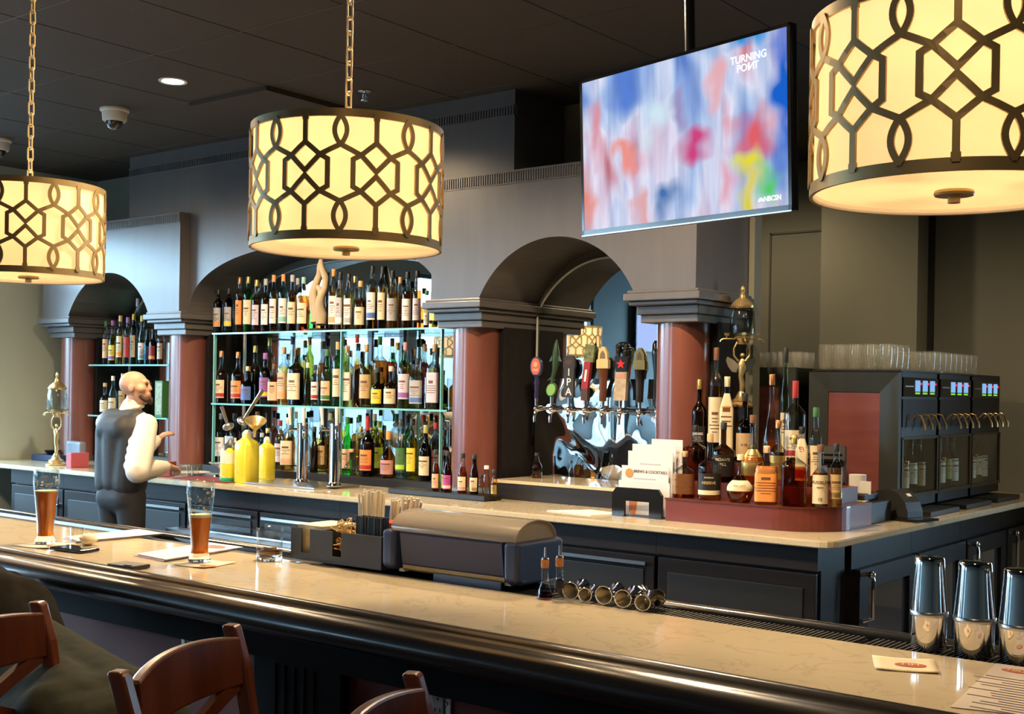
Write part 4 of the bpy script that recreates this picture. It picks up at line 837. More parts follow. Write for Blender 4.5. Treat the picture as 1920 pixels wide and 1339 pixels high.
# glasses and silver stands left of the juice
p = at(390, 895, Z=.931)
t = thing('champagne_coupe_stand', 'silver footed stand with small tasting glasses left of the juice bottles', 'stand', (p.x, p.y+.12, .931))
MB().lathe([(.06, 0), (.055, .008), (.015, .02), (.012, .05), (.03, .08), (.09, .10), (.095, .105), (.09, .104), (.001, .098)], 28, caps=False).build('pedestal', M_chrome, t)
for k, (px_, yy) in enumerate(((357, 868), (366, 868), (386, 862))):
    p2 = at(px_, yy, Y=5.58); o = MB().lathe([(.022, 0), (.026, .003), (.030, .085), (.028, .085), (.024, .006), (.001, .006)], 16, caps=False).build('tasting_glass', M_clear); o.location = (p2.x, 5.58, .931 if k < 2 else 1.0365)
    if k == 2: o.location = (p.x, p.y+.12, 1.0318)
    tag(o, ('left small clear glass beside the second column', 'right small clear glass beside the second column', 'small clear glass standing on the silver footed stand')[k], 'glass', 'small clear glasses')
o = MB().box((-6.98, 5.50, .9345), (.60, .26, .006), 0, 0, None, .002).build('folded_towel', mat('burgundy_towel', (.14, .02, .022), .9, noise=60, col2=(.18, .03, .03), bump=.4)); tag(o, 'burgundy cloth spread on the counter left of the juice bottles', 'towel')
# things at the counter's left end
p = at(152, 872, Z=.931)
o = MB().box((p.x+.02, 5.62, 1.03), (.30, .06, .20), -.2, 0, None, .02).build('bus_tub', mat('blue_grey_tub', (.16, .20, .25), .5)); tag(o, 'rounded blue grey tub left of the bartender', 'tub')
o = MB().box((p.x+.235, 5.5, .99), (.07, .16, .118), 0, 0, None, .004).build('carton', mat('pink_carton', (.42, .08, .10), .5)); tag(o, 'small pinkish red carton beside the blue grey tub', 'carton')
p = at(122, 862, Z=.931); t = thing('napkin_stand', 'low dark blue tray with a small dark bowl behind the left absinthe fountain', 'tray', (p.x, 5.85, .931)); MB().box((0, 0, .025), (.34, .2, .05), 0, 0, None, .006).build('tray', mat('dark_blue_tray', (.02, .045, .10), .35), t); MB().lathe([(.04, .05), (.07, .085), (.065, .086), (.035, .056), (.001, .056)], 20, caps=False).build('bowl', M_blkg, t)
# ================================================================ ABSINTHE FOUNTAINS
def fountain(x, y, z, s, label, wings, rz=.5):
    t = thing('absinthe_fountain', label, 'fountain', (x, y, z), rz, 'absinthe fountains'); t.scale = (s, s, s)
    MB().lathe([(.085, 0), (.088, .012), (.07, .02), (.06, .03), (.065, .04), (.04, .055), (.025, .085), (.018, .10), (.001, .10)], 28, caps=False).build('base', M_brass, t)
    b = MB(); b.tube([(0, 0, .09), (.008, 0, .15), (-.004, 0, .20), (.006, 0, .245), (0, 0, .29), (.004, 0, .315)], [.012, .020, .017, .026, .024, .010], 12); b.ball((.004, 0, .338), .016, 12)
    for sg in (1, -1): b.tube([(sg*.022, 0, .30), (sg*.050, 0, .335), (sg*.052, 0, .38), (sg*.03, 0, .425)], [.008, .007, .006, .006], 8)
    b.build('figure', M_brass, t)
    if wings:
        for sg in (1, -1):
            w = MB(); w.prism([(0, 0), (.03, .03), (.075, .055), (.085, .03), (.07, -.01), (.045, -.045), (.015, -.05)], .006, Matrix.Translation((sg*.015, .015, .275)) @ Euler((PI/2, 0, sg*.3)).to_matrix().to_4x4() @ Matrix.Diagonal((sg, 1, 1, 1))); w.build('wing', mat('silver_wing', (.7, .66, .55), .25, 1), t)
    MB().lathe([(.001, .405), (.03, .41), (.034, .43), (.05, .445), (.052, .455), (.04, .465), (.001, .466)], 24, caps=False).build('tap_ring', M_brass, t)
    for k in range(4):
        a = PI/2*k; c, sn = math.cos(a), math.sin(a); q = MB(); q.tube([(c*.045, sn*.045, .445), (c*.12, sn*.12, .445), (c*.135, sn*.135, .438), (c*.142, sn*.142, .425)], .005, 8); q.cyl((c*.10, sn*.10, .445), (c*.10, sn*.10, .465), .004, seg=8); q.box((c*.10, sn*.10, .475), (.035, .008, .016), a+.6); q.build('spigot', M_brass, t)
    MB().lathe([(.055, .466), (.085, .475), (.088, .49), (.082, .60), (.070, .648), (.067, .65), (.079, .60), (.085, .49), (.083, .478), (.055, .469)], 32, caps=False).build('glass_globe', M_clear, t)
    MB().lathe([(.001, .47), (.079, .48), (.080, .58), (.001, .581)], 24, caps=False).build('water', tint('water', (.96, .98, .97), (.7, .78, .78), fres=1.2), t)
    MB().lathe([(.074, .645), (.078, .65), (.078, .664), (.06, .685), (.045, .70), (.022, .715), (.018, .735), (.022, .74), (.010, .75), (.016, .765), (.012, .785), (.001, .795)], 28, caps=False).build('lid', M_brass, t)
p = at(105, 872, Z=.931); fountain(p.x, p.y, .931, .985*.77/.79, 'brass absinthe fountain with glass globe at the left end of the back counter', False, .3)
fx = at(1391, 640, Y=6.16).x
o = MB().bb(-.05, .05, -.05, .05, 0, .60).build('pedestal', M_blk); o.location = (fx, 6.16, .931); tag(o, 'black pedestal behind the whiskey bottles carrying the brass fountain', 'pedestal')
fountain(fx, 6.16, 1.532, .86, 'brass absinthe fountain with winged figure above the whiskey bottles at right', True, .62)
# ================================================================ WHISKEY STEPS
pts = [(-3.27, 6.10), (-3.27, 5.53), (-2.66, 5.53)]+[(-2.66+.285*math.sin(a*PI/24), 5.815-.285*math.cos(a*PI/24)) for a in range(1, 13)]+[(-2.375, 6.10)]
M_stand = mat('wine_red_stand', (.12, .028, .024), .32, noise=10, stretch=(.15, 1, 1), col2=(.155, .038, .032))
t = thing('stepped_stand', 'red wooden stepped stand with rounded end carrying whiskey bottles', 'stand', (0, 0, .931))
MB().prism(pts, .112, None).build('front_step', M_stand, t); MB().prism([(x_*1.0+(.004 if x_ > -2.5 else -.004 if x_ < -3.2 else 0), y_-.004 if y_ < 6 else y_) for x_, y_ in pts], .008, Matrix.Translation((0, 0, .112))).build('top_board', M_cherry, t)
MB().bb(-3.25, -2.45, 5.75, 6.10, .12, .20).build('middle_step', M_stand, t); MB().bb(-3.25, -2.62, 5.925, 6.10, .20, .30).build('back_step', M_stand, t)
Z1, Z2, Z3 = 1.052, 1.132, 1.232
G = 'whiskey bottles on the stepped stand'
WB = []
def wb(*a, **kw): WB.append((list(a), kw))
def put(px_, top, w, Y, z, kind, body, lab, acc, cap, label, **kw):
    p = at(px_, (top+940)/2, Y=Y); H = at(px_, top, Y=Y).z-z
    return bottle(p.x, Y, z, H, w*mpp(p)/2, kind, body, lab, acc, cap, '', G, label=label, rz=kw.pop('rz', .42), **kw)
DKL = (.08, .50)
wb(1283, 846, 40, 5.62, Z1, 'flask', 'brown', 'copper', None, 'cork', 'squat bourbon flask with copper label, front row far left', fill=.45)
wb(1331, 813, 44, 5.60, Z1, 'squat', 'honey', 'black', 'cream', 'cork', 'bourbon bottle with wide black and gold label, front row', lr=(.06, .40), fill=.42, txt=[('RESERVE', .020, .26, 'gold'), ('BOURBON', .010, .34, 'cream')])
wb(1388, 852, 52, 5.60, Z1, 'round', 'brown', 'cream', None, 'cream', 'round bourbon decanter with cream band and dark foot, front row', lr=(.24, .46), fill=.30, txt=[('single barrel', .013, .36, 'brown')])
wb(1437, 836, 42, 5.60, Z1, 'sq', 'honey', 'orange', None, 'peach', 'square bourbon bottle with large orange label, front row', lr=(.05, .66), fill=.5)
wb(1489, 816, 50, 5.61, Z1, 'flask', 'brown', None, None, 'gold', 'wide dark bourbon flask with yellow strip label, front row', fill=.55)
o = wb(1538, 834, 42, 5.64, Z1, 'squat', 'brown', 'cream', None, 'brown', "rye bottle with large cream label lettered in red, front row", lr=(.06, .52), fill=.55, txt=[("RUSSELL'S", .021, .40, 'brown'), ('RESERVE', .009, .32, 'brown'), ('10', .024, .13, 'brown')])
wb(1568, 832, 30, 5.685, Z1, 'std', 'amber', 'tan', 'gold', 'black', 'slim amber bourbon bottle with tan label at the right end of the stand', fill=.6)
wb(1303, 797, 44, 5.82, Z2, 'flask', 'brown', None, None, 'black', 'dark bourbon flask behind the copper label flask')
wb(1356, 792, 42, 5.80, Z2, 'squat', 'dark', 'black', None, 'black', 'black bourbon bottle with white print and teal neck band, middle row', txt=[("NOAH'S", .022, .38, 'cream'), ('MILL', .022, .30, 'cream')])
wb(1411, 778, 46, 5.82, Z2, 'round', 'amber', 'gold', None, 'brown', 'round amber bourbon bottle with gold label and dark rose emblem', lr=(.12, .50), fill=.4)
wb(1459, 788, 32, 5.81, Z2, 'squat', 'clear', 'gold', None, 'copper', 'clear bourbon bottle with small gold seal, middle row')
wb(1503, 800, 40, 5.84, Z2, 'sq', 'amber', 'cream', 'red', 'black', 'square bourbon bottle with pale pink and red label, middle row', lr=(.10, .80), txt=[('REW', .038, .62, 'red')])
wb(1529, 764, 38, 5.88, Z2, 'std', 'honey', 'cream', None, 'green', 'tall clear whiskey bottle with green cap, right of the red waxed one', fill=.30)
wb(1309, 712, 36, 5.99, Z3, 'std', 'dark', 'black', None, 'gold', 'whiskey bottle with arched black label behind the dark flask', lr=(.10, .42))
wb(1341, 652, 34, 6.02, Z3, 'tall', 'amber', 'cream', None, 'brown', 'tallest bourbon bottle with cream label and brown neck foil', lr=(.16, .56), caplen=.07)
wb(1362, 706, 30, 5.96, Z3, 'sq', 'honey', 'cream', None, 'cream', 'square bourbon bottle with long cream paper label, back row', lr=(.08, .80))
wb(1396, 737, 40, 6.0, Z3, 'squat', 'dark', 'tan', None, 'black', 'black shouldered bourbon bottle with tan label, back row', lr=(.08, .42), txt=[('RYE', .02, .25, 'brown')])
wb(1446, 702, 46, 5.98, Z3, 'drop', 'honey', None, None, 'copper', 'tapering clear bourbon bottle with winged pattern, back row', fill=.25)
wb(1471, 652, 24, 6.04, Z3, 'wine', 'olive', 'cream', None, 'black', 'green necked wine bottle at the back of the stand', caplen=.08)
wb(1490, 714, 42, 5.93, Z3, 'std', 'amber', 'cream', 'red', 'red', 'bourbon bottle sealed in dripping red wax', caplen=.09, fill=.22, lr=(.10, .42))
for _ in range(40):                                                # slim any that would touch
    for i in range(len(WB)):
        for j in range(i):
            A, B = WB[i][0], WB[j][0]; pa, pb = at(A[0], 850, Y=A[3]), at(B[0], 850, Y=B[3]); q_ = 1.12
            if math.hypot(pa.x-pb.x, A[3]-B[3]) < (A[2]*mpp(pa)+B[2]*mpp(pb))/2*q_: A[2] *= .985; B[2] *= .985
for a_, k_ in WB: put(*a_, **k_)
# menus in a black holder
t = thing('menu_holder', 'black plastic arch holder with white menus', 'holder', (-3.46, 5.60, .931), .05)
MB().prism([(-.19, 0), (-.19, .13), (-.16, .165), (.16, .165), (.19, .13), (.19, 0), (.095, 0), (.095, .09), (-.095, .09), (-.095, 0)], .02, Matrix(((1, 0, 0, 0), (0, 0, -1, -.04), (0, 1, 0, 0), (0, 0, 0, 1)))).bb(-.19, .19, -.04, .17, 0, .006).build('arch', M_blkg, t)
t.scale = (.8, 1, .95)
for k, (px0, px1, top, Y, lab) in enumerate(((1160, 1256, 900, 5.60, 'white menu card lowest and nearest in the black holder'), (1166, 1254, 872, 5.64, 'white menu with round tan emblem, second in the holder'), (1178, 1262, 845, 5.67, 'white menu sheet third in the black holder'), (1186, 1268, 832, 5.70, 'white menu sheet fourth in the black holder'), (1222, 1280, 823, 5.74, 'white menu sheet furthest back in the black holder'))):
    a_, b_ = at(px0, top, Y=Y), at(px1, top, Y=Y); H = a_.z-.939
    t = thing('menu', lab, 'menu', (0, 0, 0), 0, 'white menus in the holder'); MB().bb(a_.x, b_.x, Y, Y+.003, .939, .939+H).build('sheet', mat('menu_paper', (.72, .70, .72), .6), t)
    cx = (a_.x+b_.x)/2; b = MB()
    for j in range(1 if k else 0, 4 if k else 0): w = rnd.uniform(.05, .12); b.bb(cx-w, cx+w, Y-.001, Y, .939+H-.05-.022*j, .939+H-.044-.022*j)
    if b.v: b.build('printed_lines', mat('grey_ink', (.42, .42, .45), .6), t)
    if k == 1:
        MB().prism(circ(.026), .001, wallM(a_.x+.05, Y-.0002, .939+H-.042)).build('emblem', mat('tan_emblem', (.50, .25, .07), .5), t); text('COCKTAIL MENU' if 0 else 'BREWS & COCKTAILS', .022, wallM(cx+.035, Y-.001, .939+H-.03), M_ink, t)
    if k == 0: MB().prism([(-.03, .0), (.01, -.02), (.02, .04), (.03, .12), (-.02, .12), (-.03, .06)], .001, wallM(a_.x+.10, Y-.0002, .939+H-.17)).build('emblem', mat('orange_outline', (.62, .22, .10), .5), t)
p = at(1090, 962, Z=.931); o = MB().prism([(-.20, -.10), (.12, -.13), (.2, .06), (-.05, .12)], .004, flatM(p.x, p.y+.05, .931)).build('paper_sheet', M_paper); tag(o, 'loose paper sheets lying on the back counter left of the menu holder', 'paper')
# ================================================================ WINE DISPENSERS, GLASSES, TILL
def wine_unit(k, y0, y1):
    L = y1-y0; t = thing('wine_dispenser', ('nearest', 'middle', 'furthest')[k]+' black wine dispenser with blue displays and bottles behind glass', 'wine dispenser', (-2.72, (y0+y1)/2, .97), 0, 'black wine dispensers'); h = L/2-.004
    b = MB(); b.bb(-.25, -.20, -h, h, 0, .775); b.bb(-.25, .26, -h, -h+.02, 0, .775); b.bb(-.25, .26, h-.02, h, 0, .775); b.bb(-.25, .26, -h, h, 0, .06); b.bb(-.25, .26, -h, h, .40, .775); b.build('body', M_blk, t)
    b = MB(); b.bb(.255, .272, -h+.005, -h+.03, .07, .40); b.bb(.255, .272, h-.03, h-.005, .07, .40); b.bb(.255, .272, -h, h, .055, .075); b.bb(.255, .272, -h, h, .39, .405); d = b.build('door', mat('dark_bronze_trim', (.10, .085, .06), .3, .8), t)
    MB().bb(.262, .266, -h+.03, h-.03, .075, .39).build('pane', M_pane, d)
    MB().cyl((.272, -h+.06, .26), (.29, -h+.06, .26), .012, seg=12).build('latch', M_brass, d)
    b = MB(); b.bb(.26, .268, -h+.02, h-.02, .635, .745); dp = b.build('display_panel', M_blkg, t)
    for j in range(3):
        yy = -.10+.125*j
        MB().bb(.268, .271, yy, yy+.075, .665, .73).build('blue_display', glow('blue_lcd', (.25, .50, .85), .8), dp)
        MB().bb(.268, .272, yy+.088, yy+.100, .705, .717).build('red_light', glow('red_led', (1, .02, .12), 1.6), dp)
        b = MB()
        for q_ in range(4): b.bb(.268, .271, yy+.002+.019*q_, yy+.014+.019*q_, .650, .660)
        b.build('green_keys', glow('green_led', (.25, .75, .04), .8), dp)
    MB().bb(.268, .27, -.26, -.13, .69, .698).build('nameplate', M_steel, dp)
    MB().bb(.26, .266, -h+.02, h-.02, .46, .62).build('spout_panel', M_dark, t)
    for j in range(4):
        yy = -.18+.12*j; MB().tube([(.266, yy, .50), (.30, yy+.01, .535), (.325, yy+.02, .525), (.345, yy+.03, .47), (.345, yy+.03, .445)], [.004, .0045, .006, .008, .009], 8).build('spout', M_brass, t)
    o = MB().bb(.14, .42, -h*.8, h*.8, -.038, -.012).build('drip_tray', M_blk, t)
    return t
SP = [6.725, 7.355, 7.985, 8.615]
for k in range(3):
    wine_unit(k, SP[k], SP[k+1]); c = (SP[k]+SP[k+1])/2
    for j, (dy, lab, zt, hh) in enumerate([[(-.14, 'cream', .28, .18), (-.01, 'white', .28, .17), (.13, 'tan', .26, .17)], [(-.14, 'white', .29, .10), (-.02, 'olive', .22, .12), (.11, 'white', .33, .18)], [(-.16, 'white', .26, .10), (-.04, 'cream', .22, .13), (.09, 'white', .27, .12)]][k]):
        bottle(-2.505, c+dy, 1.031, .335, .038, 'wine', 'dkgreen', lab, None, 'black', '', 'bottles inside the wine dispensers', rz=1.2, lr=(.14+.05*(j % 2), .56), label='%s wine bottle with %s label behind the glass of the %s dispenser' % (('left', 'middle', 'right')[j], lab, ('nearest', 'middle', 'furthest')[k]), fill=.7)
def endpanel(x0, x1, y, z0, z1, label):
    t = thing('end_panel', label, 'panel', ((x0+x1)/2, y, z0), 0, 'framed wood end panels'); w = (x1-x0)/2; H = z1-z0; f = .115
    b = MB(); v = [(-w, 0), (w, 0), (w, H), (-w, H)]; u = [(-w+f, f*.6), (w-f, f*.6), (w-f, H-f), (-w+f, H-f)]
    vs = [(a, -.02, c) for a, c in v]+[(a, -.006, c) for a, c in u]+[(a, .02, c) for a, c in v]+[(a, .0, c) for a, c in u]
    b.add(vs, [(i, (i+1) % 4, 4+(i+1) % 4, 4+i) for i in range(4)]+[(i+8, 8+(i+1) % 4, (i+1) % 4, i) for i in range(4)]+[(4+i, 4+(i+1) % 4, 12+(i+1) % 4, 12+i) for i in range(4)]+[(8+i, 12+i, 12+(i+1) % 4, 8+(i+1) % 4) for i in range(4)])
    b.build('frame', mat('smoky_frame', (.045, .05, .048), .32), t); MB().bb(-w+f-.01, w-f+.01, 0, .012, f*.6-.01, H-f+.01).build('wood_inset', mat('rose_wood_inset', (.20, .055, .05), .4, noise=14, stretch=(.1, 1, 1), col2=(.25, .08, .07)), t)
endpanel(-2.99, -2.452, 6.70, .932, 1.742, 'framed reddish wood end panel of the wine dispensers, behind the till')
endpanel(-3.62, -3.075, 6.70, .932, 1.768, 'framed wood end panel left of the wine dispensers, partly behind whiskey bottles')
o = MB().bb(-3.62, -3.075, 6.725, 8.6, .932, 1.766).build('back_cabinet', M_blk); tag(o, 'tall black cabinet behind the left framed end panel', 'cabinet')
o = MB().bb(-2.99, -2.46, 6.725, 8.612, 1.7465, 1.757).build('top_board', M_blk); tag(o, 'thin black board on top of the wine dispensers', 'board')
def tumbler(R, H): return MB().lathe([(R*.78, 0), (R*.82, .004), (R, H*.6), (R*.96, H), (R*.93, H), (R*.97, H*.6), (R*.77, .010), (.001, .010)], 14, caps=False)
gl = None
def glasses(x0, nx, dx_, y0, ny, dy_, z, R, H, desc, sk=0):
    base = tumbler(R, H).build('tumbler', tint('sparkling_clear', (.985, .985, .97), (.90, .90, .86), gloss=.04, cloud=.04)); first = True
    for j in range(ny):
        for i in range(nx):
            o = base if first else base.copy()
            if not first: C.objects.link(o)
            first = False
            o.location = (x0+dx_*i, y0+dy_*j, z); tag(o, 'clear glass tumbler, row %s from the front, %s from left, %s' % (ORD[j+1], ORD[i+1], desc), 'glass', 'glass tumblers '+desc)
glasses(-3.55, 6, .085, 6.80, 3, .09, 1.7665, .034, .10, 'on the left cabinet')
glasses(-2.94, 5, .092, 6.79, 4, .092, 1.7575, .041, .15, 'on the near dispenser')
glasses(-2.86, 4, .092, 7.56, 9, .105, 1.7575, .041, .135, 'on the far dispensers')
# till corner
p = at(1595, 965, Z=.931)
t = thing('cash_drawer', 'small black cash drawer beside the stepped stand', 'cash drawer', (-2.52, 6.30, .931))
MB().box((0, 0, .055), (.24, .30, .11), 0, 0, None, .006).build('case', M_blk, t); MB().box((0, -.152, .055), (.20, .006, .075), 0, 0, None, .003).build('drawer_front', M_dark, t)
t = thing('receipt_printer', 'black receipt printer with white paper roll on the cash drawer', 'printer', (-2.55, 6.32, 1.042)); MB().box((0, 0, .02), (.18, .20, .04), 0, 0, None, .01).build('body', M_blk, t); MB().lathe([(.012, .045), (.046, .045), (.046, .14), (.012, .14)], 24, Matrix.Translation((.01, 0, -.004)), caps=True).build('paper_roll', M_paper, t); MB().box((.07, -.04, .07), (.06, .004, .07), .1).build('receipt', M_paper, t)
t = thing('till_monitor', 'black till monitor seen from its ridged back', 'monitor', (-2.80, 6.40, .934), .35); MB().box((0, 0, .28), (.30, .05, .22), Euler((-.35, 0, 0)).to_matrix().to_4x4(), 0, None, .01).build('screen_back', M_blk, t)
b = MB()
for k in range(5): b.box((0, -.03+.012*(k-2)*-.8, .22+.03*k), (.26, .012, .012))
b.build('cooling_ribs', M_blkg, t); MB().cyl((0, .03, .0), (0, .0, .22), .03, .025).build('stand', M_blk, t); MB().box((0, .02, .008), (.2, .18, .016), 0, 0, None, .004).build('foot', M_blk, t)
p = at(1690, 972, Z=.931)
t = thing('card_terminal', 'black card terminal on a flat stand at the counter corner', 'card terminal', (p.x+.035, p.y-.05, .931), -.3)
MB().box((.02, 0, .008), (.26, .20, .014), 0, 0, None, .005).build('stand', M_blkg, t)
MB().prism([(-.14, .016), (.07, .016), (.07, .05), (.05, .10), (0, .15), (-.05, .165), (-.14, .15)], .13, Matrix(((1, 0, 0, 0), (0, 0, -1, .065), (0, 1, 0, 0), (0, 0, 0, 1)))).build('body', mat('charcoal_plastic', (.028, .028, .028), .4), t)
MB().box((.02, .01, .135), (.022, .03, .004), Euler((0, .7, 0)).to_matrix().to_4x4()).build('label_sticker', M_white, t)
p = at(1632, 973, Z=.931)
for k, (dx_, dy_) in enumerate(((-.03, .0), (.012, .03), (.02, -.03), (-.01, -.05))):
    o = MB().box((0, 0, .014), (.028, .028, .028), .4*k, 0, None, .004).build('crystal_stopper', tint('pale_crystal', (.85, .82, .66), (.5, .45, .3), cloud=.4)); o.location = (p.x+dx_+.03, p.y+dy_-.06, .931); tag(o, '%s little pale crystal cube in front of the cash drawer' % ('left', 'rear', 'right', 'front')[k], 'stopper', 'little crystal cubes')
t = thing('note_pile', 'small pile of paper slips with a yellow note on the cash drawer', 'paper', (-2.435, 6.23, 1.0425)); MB().box((-.045, 0, .0025), (.055, .12, .005), .2).build('slips', M_paper, t); MB().box((-.05, -.07, .0055), (.05, .05, .001), -.2).build('yellow_note', mat('yellow_note', (.7, .55, .08), .6), t)
# ================================================================ ON THE FRONT BAR
ZF = 1.0705
M_real = mat('drinking_glass', (1, 1, 1), .0, trans=1, ior=1.45)
def beer(px_, yb, top, lvl, label, foam):
    p = at(px_, yb, Z=ZF); H = at(px_, top, Y=p.y).z-ZF-.004; L = (at(px_, lvl, Y=p.y).z-ZF-.004)
    R = .041
    out = [(.0325, 0), (.033, .004), (.030, .018), (.0265, .035), (.0275, .06), (.032, .11), (.038, .17), (.0415, .205), (.0405, .235), (.0375, H)]
    t = thing('beer_glass', label, 'glass', (p.x, p.y+.01, ZF+.0035), 0, 'tall beer glasses')
    th = .0022; inn = [(r-th, z) for r, z in out if z > .03 and z < H]
    MB().lathe([q_ for q_ in out if q_[1] > .03]+[(out[-1][0]-.0012, H+.0008)]+[(out[-1][0]-th, H)]+list(reversed(inn)), 40, caps=False).build('glass_body', M_clear, t)
    MB().lathe([(.001, .0005), (.0328, .0005), (.0335, .004), (.0303, .018), (.0268, .0255), (.001, .0255)], 40, caps=False).build('glass_foot', M_real, t)
    def ri(z):
        for (a, za), (b, zb) in zip(out, out[1:]):
            if za <= z <= zb: return a+(b-a)*(z-za)/(zb-za)-th*1.15
        return out[-1][0]-th*1.15
    zs = [.026]+[.03+(L-.03)*i/10 for i in range(11)]
    lq = MB().lathe([(.001, .0255)]+[(ri(z), z) for z in zs]+[(.001, L)], 36, caps=False); lq.build('amber_ale', ALE, t)
    fm = MB().lathe([(.001, L+.0005)]+[(ri(L+.001*i*foam/10+.0005), L+.0005+.001*i*foam/10) for i in range(11)]+[(.001, L+.0005+.001*foam)], 36, caps=False); fm.build('foam', mat('cream_foam', (.80, .68, .46), .8), t)
    lace = MB()
    for k in range(46):
        a = rnd.uniform(0, 2*PI); z = L+.012+rnd.random()**1.6*(H-L-.035); w = rnd.uniform(.05, .28); h = rnd.uniform(.002, .008)
        lace.lathe([(ri(z)-.0004, z), (ri(min(z+h, H-.003))-.0004, z+h)], 4, None, 0, a, a+w, caps=False)
    lace.build('foam_lacing', mat('foam_lace', (.74, .68, .54), .7), t); return t
m, nt, p_ = nodes_mat('amber_ale'); ALE = m
p_.inputs['Transmission Weight'].default_value = .35; p_.inputs['Roughness'].default_value = .18; p_.inputs['IOR'].default_value = 1.2
tc = nt.nodes.new('ShaderNodeTexCoord'); nz = nt.nodes.new('ShaderNodeTexNoise'); nz.inputs['Scale'].default_value = 30; cr = nt.nodes.new('ShaderNodeValToRGB')
cr.color_ramp.elements[0].color = (.80, .17, .015, 1); cr.color_ramp.elements[1].color = (.90, .24, .025, 1); nt.links.new(tc.outputs['Object'], nz.inputs['Vector']); nt.links.new(nz.outputs[0], cr.inputs[0]); nt.links.new(cr.outputs[0], p_.inputs['Base Color'])
beer(80, 1021, 880, 922, 'tall glass of amber ale at the left end of the bar', 4)
beer(369, 1055, 901, 970, 'tall half full glass of amber ale on a napkin in front of the bartender', 9)
def napkin(px_, py_, s_, rz, label, logo=None, wav=.004):
    p = at(px_, py_, Z=ZF); n = 8; vs = []; fs = []
    for i in range(n+1):
        for j in range(n+1):
            u, v = i/n-.5, j/n-.5; vs.append((u*s_, v*s_, .0008+wav*(max(0, abs(u)+abs(v)-.62)*2.2)))
    for i in range(n):
        for j in range(n): a = i*(n+1)+j; fs.append((a, a+n+1, a+n+2, a+1))
    t = thing('napkin', label, 'napkin', (p.x, p.y, ZF), rz, 'paper napkins on the bar')
    o = MB().add(vs, fs, None, 0, True).build('folded_paper', mat('napkin_paper', (.74, .64, .46), .9), t); sm = o.modifiers.new('thickness', 'SOLIDIFY'); sm.thickness = .0012; sm.offset = -1
    if logo:
        lx, ly = logo; lg = MB().prism(circ(1, 28, lx, ly, .030, .018), .0006, flatM(0, 0, .0025)).build('oval_logo', M_logo, t)
        text('HH', .024, flatM(lx, ly, .0034), mat('pale_logo_ink', (.75, .62, .42), .6), lg)
    return t
napkin(85, 1023, .135, .25, 'paper napkin under the left glass of ale', (.05, -.01))
napkin(381, 1058, .135, .15, 'paper napkin with rust oval logo under the half full glass of ale', (.048, -.03))
napkin(1697, 1248, .12, .42, 'stack of paper napkins with rust oval logo near the cocktail shakers', (.01, -.005), .003)
for k in range(3): o = None
def sheetpile(pts, z, n, label, m_, mark=None):
    t = thing('menu', label, 'menu', (0, 0, ZF), 0, 'paper menus lying on the bar')
    b = MB()
    c = sum((at(x_, y_, Z=ZF) for x_, y_ in pts), Vector())/len(pts)
    for k in range(n):
        P_ = [at(x_, y_, Z=ZF) for x_, y_ in pts]; b.prism([(q.x+(.004*k), q.y+.003*k) for q in P_], .0012, flatM(0, 0, .0003+.0032*k))
    b.build('sheets', m_, t); return t, c
MP = mat('menu_stock', (.66, .58, .62), .6)
sheetpile([(118, 1010), (255, 996), (303, 1004), (140, 1019)], 0, 3, 'folded white menus on the bar beside the left glass of ale', MP)
t, c_ = sheetpile([(250, 1043), (385, 1021), (450, 1030), (305, 1054)], 0, 3, 'white menus on the bar under and behind the half full glass', MP)
p = at(400, 1030, Z=ZF); MB().prism(circ(1, 24, p.x, p.y, .05, .03), .0006, flatM(0, 0, .0085)).build('oval_logo', M_logo, t)
t, c_ = sheetpile([(1782, 1327), (1868, 1245), (1990, 1262), (1990, 1350)], 0, 1, 'printed menu sheet lying at the right end of the bar', mat('menu_sheet', (.52, .46, .40), .6))
p = at(1908, 1261, Z=ZF); lg = MB().prism(circ(1, 28, p.x, p.y, .030, .016), .0006, flatM(0, 0, .0018)).build('oval_logo', M_logo, t); text('HILL', .02, flatM(p.x, p.y, .0026), mat('pale_logo_ink'), lg)
b = MB()
for k in range(16):
    q = at(1900, 1276+4.6*k, Z=ZF); w = .05+.03*math.sin(k*2.3); b.bb(q.x-w, q.x+w, q.y-.0018, q.y+.0018, .0018, .0022)
b.build('printed_lines', M_ink, t)
# phone, wallet, crumpled napkin
p = at(120, 1034, Z=ZF); t = thing('phone', 'black phone lying on the bar below the left glass of ale', 'phone', (p.x+.01, p.y+.03, ZF), .12); MB().box((0, 0, .006), (.150, .075, .010), 0, 0, None, .004).build('case', M_blkg, t); MB().box((-.006, 0, .0113), (.118, .066, .0006)).build('screen', mat('phone_screen', (.02, .02, .022), .04, spec=1), t)
p = at(228, 1068, Z=ZF); t = thing('wallet', 'dark leather wallet at the edge of the bar', 'wallet', (p.x-.01, p.y+.03, ZF), .1); MB().box((0, 0, .007), (.105, .07, .012), 0, 0, None, .004).build('leather', mat('black_leather', (.03, .024, .02), .5, noise=120, bump=.2), t); MB().box((.03, -.028, .0135), (.03, .008, .002)).build('clasp', M_blkg, t)
p = at(165, 1022, Z=ZF); b = MB(); b.ball((0, 0, .018), .026, 14, sc=(1.2, 1, .75)); o = b.build('crumpled_napkin', mat('napkin_paper')); o.location = (p.x, p.y, ZF); tag(o, 'crumpled paper napkin beside the phone', 'napkin')
for v in o.data.vertices: k_ = math.sin(v.co.x*260)*math.cos(v.co.y*310+v.co.z*200)*.005; v.co += v.co.normalized()*k_; v.co.z = max(v.co.z, .0005)
p = at(113, 1018, Z=ZF); o = MB().lathe([(.020, 0), (.022, .002), (.024, .05), (.022, .05), (.020, .006), (.001, .006)], 20, caps=False).build('shot_glass', M_clear); o.location = (p.x+.02, p.y+.05, ZF); tag(o, 'little clear shot glass behind the left glass of ale', 'glass')
